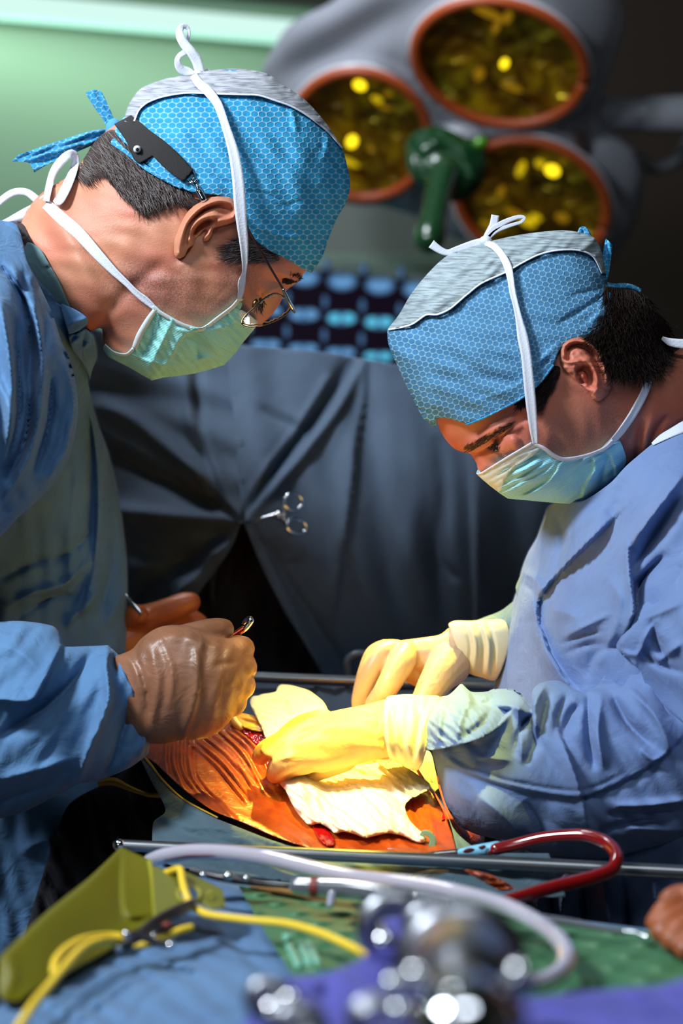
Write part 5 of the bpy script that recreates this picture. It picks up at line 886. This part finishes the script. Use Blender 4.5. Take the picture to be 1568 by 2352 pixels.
# rails
fr = empty('front_rail', PX(784, 1975, 1.40).tolist(), 'long steel rail crossing in front of the patient, below the gauze', 'rail')
mk('rod', tube([(272,1941,1.42,0.0042),(500,1952,1.41,0.0043),(784,1965,1.395,0.0046),(1100,1980,1.38,0.0048),(1700,2010,1.355,0.0052)], 20, 16), m_rod, fr)
mk('end_knob', ell(PX(274, 1941, 1.418), (0.0042, 0.004, 0.0048)), m_chrome, fr)
mk('back_rail', tube([(480,1548,1.78,0.0050),(620,1557,1.78,0.0050),(860,1566,1.78,0.0050),(1150,1575,1.78,0.0050)], 20, 14), m_rod, None, label='thin steel rail behind the small gauze pad, between the two surgeons\' hands', cat='rail')
lp = [(800,1560),(798,1520),(815,1505),(840,1505),(850,1520),(840,1545)]
mk('tubing_loop', tube([(x, y, 1.86, 0.0042) for x, y in lp], 5), simple('tube_grey', srgb(80, 88, 100), 0.4), None, label='dim grey tubing loop hanging before the backdrop left of the far cream glove', cat='tube')
# ------------------------------------------------------------------ FOREGROUND on the drape and tray
ZT = 1.145
td = plane_depth(ZT)
fgd = empty('table_drape', (0.0, 1.15, 0.9), 'mid-blue drape spread over the table in front of the rail', 'drape')
mk('top_sheet', sheet([(-150,2440),(0,2310),(150,2200),(255,2070),(330,1985),(700,1990),(1000,2040),(1150,2085),(1320,2112),(1700,2160,'s'),(1700,2700,'s'),(-150,2700,'s')], lambda x, y: td(x, y)+0.012, lambda x, y: td(x, y)+0.06, s=9, F=[('fold', [(480,2080),(530,2150),(580,2210),(640,2260)], 12, -0.012), ('fold', [(120,2330),(220,2250),(330,2200)], 12, -0.010), ('fold', [(160,2352),(280,2260),(360,2220)], 9, 0.010), ('fold', [(300,2352),(330,2300),(420,2240)], 10, -0.006), ('fold', [(420,2352),(520,2300)], 14, 0.005), ('noise', 60, 0.004, 20, 2, 101)]), m_tableblue, fgd)
sp = mk('blood_spots', [sheet(p, lambda x, y: td(x, y)+0.004, th=0.001, s=4) for p in ([(604,1990),(655,1996),(650,2008),(642,2020),(622,2014),(604,2006)], [(470,1980),(520,1982),(535,2000),(560,2022),(540,2018),(500,2000)])], simple('dried_blood', srgb(58, 22, 20), 0.5), fgd)
# instrument stand that carries tray, mat and drape
sd = empty('instrument_stand', (0.05, 1.0, 0.0), 'instrument stand under the blue drape in the foreground', 'stand')
mk('tray_board', box((0.02, 1.02, 1.075), (0.50, 0.52, 0.02)), m_steel, sd, smooth=False, bevel=0.004)
mk('post', tube3([(0.2, 1.1, 1.07), (0.2, 1.1, 0.05)], 0.018, 16), m_steel, sd)
mk('foot', box((0.12, 1.05, 0.025), (0.5, 0.4, 0.04)), m_steel, sd, smooth=False, bevel=0.01)

# green bumpy mat: a real grid of moulded bumps in table space
def matmat():
    m = M('green_mat', srgb(38, 92, 58), 0.5); m.b.inputs['Specular IOR Level'].default_value = 0.35; m.color(m.mix(m.noise(12, 3), srgb(58, 104, 66), srgb(66, 114, 78))); return m.m
MG = [(548,2035,'s'),(700,2052),(850,2072),(1000,2085),(1150,2104),(1320,2118),(1500,2140),(1700,2165,'s'),(1700,2420,'s'),(820,2400,'s'),(690,2262),(640,2190),(590,2110)]
mz = 1.150; md = plane_depth(mz)
def matd(x, y):
    d = md(x, y); X = (x-CX)*d/FPX; u = X/0.027; v = d/0.030; v2 = np.floor(v); u2 = u+0.5*(v2 % 2)
    r = np.hypot((u2-np.floor(u2)-0.5), (v-v2-0.5)); b = 0.0022*(0.5+0.5*np.cos(math.pi*np.clip(r/0.5, 0, 1)))
    z = mz+b; return (CAMZ-z)*FPX/np.maximum(y-CY, 60)
mt = mk('instrument_mat', sheet(MG, matd, lambda x, y: matd(x, y)+0.012, s=3.2), matmat(), None, label='green rubber instrument mat covered in rounded bumps, at right of the foreground', cat='mat')
# tabbed corner with raised pale ribs, and the tan edge of the mat
rb = [tube([(x, y, float(md(x, y))-0.006, 0.0022), (x+dx, y+dy, float(md(x+dx, y+dy))-0.006, 0.0026)], 5) for x, y, dx, dy in ((655,2152,4,4), (662,2172,24,48), (690,2170,20,46), (708,2170,22,44))]
mk('pale_ribs', rb, simple('rib_pale', srgb(110, 170, 150), 0.35), mt)
mk('tan_edge', ribbon([(545,2022,8),(600,2038,12),(680,2052,14),(760,2075,10)], lambda x, y: md(x, y)-0.008, 0, 0.002), simple('tan_edge', srgb(150, 112, 60), 0.7), mt)

# yellow holster for the diathermy pencil
def holm():
    m = M('yellow_plastic', srgb(108, 104, 18), 0.36); m.b.inputs['Transmission Weight'].default_value = 0.15; m.b.inputs['IOR'].default_value = 1.3; m.bump(m.noise(5, 2), 0.2, 0.01); return m.m
m_hol = holm(); m_hol2 = simple('yellow_plastic_edge', srgb(150, 146, 40), 0.35)
hd = TPS([(278,1946,1.30),(342,1974,1.28),(357,2115,1.19),(245,2186,1.14),(46,2298,1.03),(0,2196,1.06),(102,2099,1.13),(204,2018,1.21),(0,2320,1.02)])
HOL = [(277,1945,'s'),(342,1974,'s'),(352,1990),(358,2115,'s'),(330,2132),(306,2141),(245,2187),(179,2223),(90,2270),(46,2299),(20,2300),(0,2288),(-6,2240),(0,2197,'s'),(102,2099),(204,2016)]
ho = empty('diathermy_holster', PX(180, 2200, 1.12).tolist(), 'olive-yellow plastic holster with a flat side flange, lying at lower left', 'holster')
mk('shell', sheet(HOL, hd, lambda x, y: hd(x, y)+0.022, s=6, F=[('step', [(282,1960),(278,2030),(282,2090),(300,2110),(350,2104)], 20, -0.008), ('roll', [(-6,2240),(0,2197),(102,2099),(204,2016),(277,1945)], 14, 0.008), ('fold', [(20,2190),(30,2240),(10,2290)], 16, 0.003)]), m_hol, ho)
mk('rim', ribbon([(342,1976,10),(350,2020,10),(354,2070,10),(358,2115,10)], lambda x, y: hd(x, y)-0.003, 0, 0.003), m_hol2, ho)
FLN = [(352,1992),(380,1998),(423,2002),(470,2022),(510,2043),(514,2062),(518,2084,'s'),(490,2090),(466,2082),(449,2074),(420,2092),(390,2104),(358,2114)]
HOLE = elp(434, 2054, 26, 19, 10, 20)
mk('flange', sheet(FLN, lambda x, y: 1.215+(2060-np.asarray(y))*0.0006, th=0.002, s=5), simple('yellow_flange', srgb(98, 98, 26), 0.35), ho)
mk('flange_hole', sheet([(x, y) for x, y in HOLE], lambda x, y: 1.2135+(2060-np.asarray(y))*0.0006, th=0.0012, s=5), simple('hole_blue', srgb(74, 104, 140), 0.5), ho)
o = HOLE; S = np.array(o+[o[0]]); mk('hole_rim', tube3(PX(S[:, 0], S[:, 1], 1.213+(2060-S[:, 1])*0.0006), 0.0012, 8, cap=False), m_hol2, ho)
o = elp(484, 2056, 7, 7, 0, 16); S = np.array(o+[o[0]]); mk('small_hole_rim', tube3(PX(S[:, 0], S[:, 1], 1.212), 0.0008, 8, cap=False), m_hol2, ho)

# yellow cords
m_cord = simple('cord_yellow', srgb(232, 196, 50), 0.4)
mk('diathermy_lead', tube([(350,2014,1.26,0.0022),(385,2004,1.25,0.0022),(412,1996,1.235,0.0023),(417,2015,1.22,0.0023),(424,2045,1.20,0.0023),(440,2078,1.19,0.0023),(475,2100,1.17,0.0023),(560,2112,1.15,0.0023),(660,2122,1.13,0.0023),(740,2145,1.10,0.0024),(800,2172,1.08,0.0024),(848,2196,1.06,0.0024)], 6), m_cord, None, label='yellow cord curving from the holster across the drape to the blurred chrome instruments', cat='cord')
mk('diathermy_lead', tube([(122,2232,1.05,0.0021),(128,2205,1.06,0.0021),(150,2180,1.08,0.0022),(190,2158,1.10,0.0023),(240,2150,1.12,0.0023),(285,2153,1.125,0.0024),(310,2155,1.13,0.0022)], 5), m_cord, None, label='short upper yellow cord looping over the front of the olive holster', cat='cord')
mk('diathermy_lead', tube([(40,2365,0.96,0.0025),(75,2310,0.99,0.0024),(110,2268,1.02,0.0024),(150,2220,1.05,0.0024),(190,2178,1.08,0.0024),(235,2160,1.10,0.0024),(280,2162,1.12,0.0024),(302,2160,1.125,0.0022)], 5), m_cord, None, label='long yellow cord running off the bottom left corner of the photo', cat='cord')
mk('diathermy_lead', tube([(313,2172,1.14,0.0019),(335,2170,1.14,0.0021),(370,2155,1.145,0.0022),(410,2138,1.15,0.0022),(438,2130,1.155,0.0021)], 5), m_cord, None, label='short straight piece of yellow cord right of the dark clip by the holster', cat='cord')
# dark clip on the cords
kp = empty('cord_clip', PX(340, 2140, 1.13).tolist(), 'dark clip with shiny ends gripping the yellow cords beside the holster', 'clip')
mk('clip_arm', tube([(268,2172,1.118,0.0022),(310,2158,1.12,0.0028),(350,2122,1.14,0.0032),(400,2096,1.16,0.0036),(440,2076,1.18,0.0030)], 5), simple('clip_dark', srgb(40, 30, 34), 0.3), kp)
mk('clip_arm', tube([(290,2148,1.118,0.0020),(320,2150,1.12,0.0024),(360,2165,1.12,0.0022),(390,2172,1.12,0.0022)], 5), simple('clip_dark2', srgb(56, 52, 60), 0.25, Metallic=0.6), kp)
for x, y, s_ in ((290,2146,.0024), (272,2177,.0026), (391,2172,.0026), (352,2147,.0014)): mk('clip_end', ell(PX(x, y, 1.112), (s_, s_, s_)), m_chrome, kp)
mk('pencil_mark', ell(PX(383, 2124, 1.142), (0.003, 0.002, 0.0016)), simple('red_dot', srgb(120, 24, 20), 0.4), kp)
# bead-ended instrument by the rail
bi = empty('ball_clip', PX(520, 2014, 1.26).tolist(), 'small dark clip showing three bright metal beads, below the clear tubing', 'clip')
mk('clip_bar', tube([(440,1998,1.28,0.002),(490,2012,1.275,0.0025),(540,2020,1.27,0.003),(610,2030,1.265,0.0022),(660,2034,1.26,0.0016)], 6), simple('bar_dark', srgb(36, 30, 36), 0.35), bi)
for x, y, s_ in ((466,2009,.0020), (525,2012,.0031), (566,2017,.0021)): mk('bead', ell(PX(x, y, 1.262), (s_*1.1, s_, s_*0.9)), m_chrome, bi)

# clear suction tubing with the pink line of blood in it
def clearm(name, c, r=0.12, t=0.35):
    m = M(name, c, r); m.b.inputs['Transmission Weight'].default_value = t; m.b.inputs['IOR'].default_value = 1.4; m.b.inputs['Coat Weight'].default_value = 0.6; return m.m
CT = [(345,1978),(375,1966),(430,1957),(500,1957),(600,1968),(700,1992),(800,2014),(900,2026),(1000,2040),(1080,2058),(1160,2082),(1230,2118),(1280,2155),(1302,2195),(1290,2230),(1250,2255),(1195,2262)]
dd = [1.33,1.32,1.31,1.30,1.28,1.26,1.24,1.22,1.20,1.18,1.15,1.12,1.08,1.05,1.03,1.01,1.00]
tb_ = empty('clear_tubing', PX(700, 2010, 1.2).tolist(), 'clear suction tubing with a thin red line inside, curving across the foreground', 'tube')
mk('tube_wall', tube([(x, y, d, 0.0052) for (x, y), d in zip(CT, dd)], 8, 18), clearm('clear_tube', srgb(196, 190, 206), 0.12, 0.3), tb_)
mk('blood_line', tube([(x+2, y+8, d-0.0052, 0.0009) for (x, y), d in zip(CT[1:], dd[1:])], 8, 8), simple('line_red', srgb(110, 44, 50), 0.3), tb_)
# red suction line and its blue connector
rt = empty('suction_tube', PX(1280, 2000, 1.36).tolist(), 'blood-filled dark red suction tube looping over the rail at right', 'tube')
m_red = simple('tube_blood', srgb(120, 14, 16), 0.14); m_red.node_tree.nodes['Principled BSDF'].inputs['Coat Weight'].default_value = 0.8
mk('tube_wall', tube([(1138,1950,1.385,0.0042),(1180,1941,1.383,0.0043),(1240,1926,1.378,0.0044),(1300,1919,1.370,0.0044),(1350,1920,1.362,0.0045),(1395,1938,1.350,0.0046),(1416,1968,1.335,0.0046),(1402,1998,1.325,0.0046),(1350,2018,1.315,0.0046),(1280,2035,1.305,0.0045),(1220,2052,1.295,0.0044),(1165,2068,1.285,0.0040),(1140,2078,1.28,0.0030)], 5, 18), m_red, rt)
mk('connector', tube([(1050,1958,1.40,0.0018),(1062,1957,1.398,0.0028),(1090,1954,1.395,0.0040),(1120,1950,1.390,0.0044),(1140,1948,1.387,0.0048),(1143,1948,1.387,0.0048)], 4, 18), simple('connector_blue', srgb(120, 186, 220), 0.35), rt, label='light blue connector flecked with dried blood')
mk('suction_tip', tube([(955,1968,1.41,0.0016),(1000,1962,1.405,0.0022),(1050,1958,1.40,0.0026)], 6), simple('tip_dark', srgb(50, 40, 44), 0.3), rt)
for p in ([(1062,1955),(1075,1948),(1090,1950),(1084,1957),(1070,1960)], [(1098,1946),(1112,1941),(1116,1946),(1106,1952)], [(1118,1956),(1128,1954),(1130,1962),(1122,1964)]):
    mk('blood_fleck', sheet(p, lambda x, y: 1.3835+0*x, th=0.0008, s=3), simple('fleck', srgb(84, 20, 18), 0.4), rt)

# clear pipette-like handle with red band, ribbed syringe barrel
ch = empty('suction_wand', PX(800, 2045, 1.2).tolist(), 'clear plastic suction handle with a dark red band, under the clear tubing', 'instrument')
mk('handle_body', tube([(682,2035,1.225,0.0050),(720,2038,1.222,0.0058),(800,2042,1.215,0.0062),(880,2052,1.205,0.0056),(950,2066,1.195,0.0045)], 8, 20), clearm('clear_handle', srgb(120, 122, 134), 0.15, 0.5), ch)
mk('red_band', tube([(714,2037,1.222,0.0061),(732,2038,1.221,0.0062)], 4, 20, cap=False), simple('band_red', srgb(116, 34, 30), 0.4), ch)
mk('side_knob', tube([(762,2055,1.205,0.0026),(758,2078,1.198,0.0022)], 4), clearm('clear_knob', srgb(170, 170, 190), 0.15, 0.3), ch)
sy = empty('ribbed_connector', PX(1050, 2075, 1.19).tolist(), 'clear ribbed plastic sleeve lying under the tubing on the green mat', 'instrument')
mk('sleeve_core', tube([(955,2062,1.195,0.0040),(1050,2078,1.185,0.0040),(1150,2098,1.175,0.0028),(1300,2118,1.165,0.0024),(1430,2142,1.15,0.0016)], 8, 14), clearm('clear_core', srgb(110, 112, 122), 0.2, 0.4), sy)
for i in range(15):
    x = 962+i*13; y = 2064+i*2.35; d = 1.19-i*0.0013; h = 25-i*0.9
    mk('rib', tube([(x, y-h/2, d, 0.0011), (x+1, y+h/2, d-0.002, 0.0011)], 3, 8), clearm('rib_%s' % 'plastic', srgb(150, 156, 168), 0.25, 0.1) if i == 0 else bpy.data.materials['rib_plastic'], sy)
mk('tool_tip', tube([(1430,2140,1.15,0.0010),(1460,2144,1.145,0.0013),(1485,2152,1.14,0.0013)], 4), m_chrome, None, label='bright thin steel tip poking out from the brown gloved fist at the right edge', cat='instrument')
# gold sutures by the rail
mk('suture_strands', [tube([(940,2012,1.31,0.0005),(985,2002,1.31,0.0006),(1030,2001,1.31,0.0005)], 5, 6), tube([(960,2006,1.31,0.0005),(1000,1998,1.31,0.0006)], 5, 6), tube([(975,2014,1.305,0.0005),(1020,2006,1.305,0.0005)], 5, 6)], m_gold, None, label='few golden suture strands below the rail', cat='suture')
# orange film and drape below the rail
mk('film_scrap', sheet([(1065,1998),(1110,2004),(1150,2020),(1180,2040),(1150,2046),(1100,2020)], lambda x, y: 1.33+0*x, th=0.002, s=5, F=[('noise', 14, 0.003, 20, 2, 7)]), m_pat, None, label='crumpled strip of orange stained film showing below the rail', cat='film')

# assistant's brown glove at right edge
ap = empty('person', PX(1640, 2150, 1.16).tolist(), 'assistant out of frame at right, only brown gloved fingers resting on the green mat', 'person')
g = [tube([(1508,2120,1.135,0.0066),(1530,2100,1.140,0.0085),(1560,2084,1.15,0.0095),(1610,2075,1.16,0.011)], 5, 16), tube([(1520,2140,1.125,0.0070),(1545,2122,1.132,0.0088),(1580,2110,1.14,0.0098),(1630,2105,1.15,0.011)], 5, 16), tube([(1545,2160,1.115,0.0075),(1570,2142,1.12,0.0090),(1610,2130,1.13,0.0100),(1650,2125,1.145,0.011)], 5, 16),
     tube([(1575,2180,1.105,0.0070),(1600,2165,1.11,0.0085),(1640,2150,1.12,0.0095),(1680,2140,1.14,0.010)], 5, 16), tube([(1590,2070,1.15,0.009),(1560,2062,1.17,0.008),(1540,2070,1.17,0.0075)], 5, 14), tube([(1600,2095,1.155,0.018),(1700,2110,1.15,0.028),(1850,2120,1.15,0.03)], 8, 18)]
mk('glove', g, latex('glove_rust', srgb(150, 80, 46), srgb(130, 66, 38)), ap, remesh=0.0012, soft=1)

# violet towel and out-of-focus chrome instruments close to the lens
m_vio = cloth('towel_violet', srgb(84, 84, 170), srgb(72, 72, 150), wr=20)
tz = 1.205; vd = plane_depth(tz)
VT = [(540,2400),(570,2330),(590,2275),(640,2248),(720,2240),(780,2225),(840,2195),(860,2140),(885,2110),(940,2110),(970,2160),(1010,2230),(1180,2290),(1300,2282),(1400,2272),(1500,2266),(1700,2262),(1700,2700),(500,2700)]
vdd = TPS([(540,2400,.80),(600,2275,.86),(840,2195,.93),(900,2110,.99),(1180,2290,.86),(1400,2272,.88),(1700,2262,.90),(500,2700,.62),(1700,2700,.62),(1000,2400,.78)])
mk('instrument_towel', sheet(VT, vdd, lambda x, y: vdd(x, y)+0.03, s=10, F=[('fold', [(760,2352),(740,2300),(760,2250)], 14, -0.008), ('fold', [(880,2130),(920,2200),(960,2240)], 14, 0.008), ('noise', 50, 0.004, 10, 2, 111)]), m_vio, None, label='violet-blue towel under the blurred chrome instruments at the bottom edge', cat='towel')
m_ch2 = simple('chrome_dark', srgb(140, 142, 150), 0.33, Metallic=1.0)
dl = empty('surgical_drill', PX(1060, 2300, 0.74).tolist(), 'blurred round chrome surgical tool with a big barrel, at the bottom centre-right', 'instrument')
mk('barrel', tube([(1065,2200,0.80,0.0175),(1065,2235,0.765,0.0205),(1065,2265,0.73,0.0215),(1066,2292,0.70,0.0195),(1066,2300,0.69,0.0150)], 5, 36), m_ch2, dl)
mk('guard_ring', tube3(PX(np.array([p[0] for p in elp(1060, 2215, 112, 104, 0, 40)+elp(1060, 2215, 112, 104, 0, 40)[:1]]), np.array([p[1] for p in elp(1060, 2215, 112, 104, 0, 40)+elp(1060, 2215, 112, 104, 0, 40)[:1]]), 0.80), 0.0075, 16, cap=False), m_ch2, dl)
mk('collar', tube([(1066,2318,0.685,0.0150),(1066,2345,0.665,0.0172),(1066,2375,0.65,0.0172)], 5, 36), m_chrome, dl)
for x, y, r in ((957,2250,.0062), (1192,2246,.0064), (970,2338,.0074), (1168,2344,.0082)): mk('highlight_ball', ell(PX(x, y, 0.685), (r*0.8, r*0.8, r)), m_chrome, dl)  # chrome balls shaped as the barrel's blurred highlights
ring = lambda cx, cy, a, b, d, r, rot=0: tube3(PX(np.array([p[0] for p in elp(cx, cy, a, b, rot, 40)+[elp(cx, cy, a, b, rot, 40)[0]]]), np.array([p[1] for p in elp(cx, cy, a, b, rot, 40)+[elp(cx, cy, a, b, rot, 40)[0]]]), d), r, 12, cap=False)
rg = empty('ring_handled_scissors', PX(900, 2170, 0.88).tolist(), 'blurred ring-handled chrome scissors lying on the violet towel, left of the barrel tool', 'scissors')
mk('finger_ring', ring(905, 2130, 62, 58, 0.90, 0.0058), m_ch2, rg); mk('finger_ring', ring(1000, 2135, 56, 46, 0.88, 0.0050, 20), m_ch2, rg)
mk('blade', tube([(880,2185,0.89,0.004),(872,2160,0.90,0.0045),(860,2100,0.95,0.003)], 6), m_chrome, rg)
mk('glint_knob', ell(PX(883, 2168, 0.875), (0.0062, 0.005, 0.0062)), m_chrome, rg)  # chrome ball put in as a blurred highlight on the scissors
r2 = empty('ring_handled_clamp', PX(650, 2320, 0.78).tolist(), 'blurred chrome clamp with ball-shaped highlights at the bottom edge on the violet towel', 'clamp')
mk('finger_ring', ring(622, 2300, 40, 34, 0.80, 0.0045, 30), m_ch2, r2); mk('finger_ring', ring(690, 2360, 44, 34, 0.77, 0.0045, 20), m_ch2, r2)
mk('shank', tube([(640,2330,0.79,0.0062),(672,2350,0.775,0.006),(720,2390,0.75,0.005)], 6), m_ch2, r2)
mk('glint_ball', ell(PX(632, 2330, 0.775), (0.0066, 0.005, 0.0066)), m_chrome, r2); mk('glint_ball', ell(PX(668, 2302, 0.78), (0.0050, 0.004, 0.0050)), m_chrome, r2)  # chrome balls standing in for blurred highlights on the clamp
r3 = empty('small_clamp', PX(870, 2330, 0.74).tolist(), 'blurred coiled dark chrome clamp between the violet towel folds and the barrel tool', 'clamp')
mk('coil', [ring(868, 2345, 60-i*12, 50-i*11, 0.74-i*0.004, 0.0028) for i in range(3)], m_ch2, r3)
mk('glint_ball', ell(PX(906, 2268, 0.73), (0.0050, 0.004, 0.0052)), m_chrome, r3); mk('glint_ball', ell(PX(918, 2335, 0.72), (0.0050, 0.004, 0.0060)), m_chrome, r3)  # more chrome balls added as blurred highlights
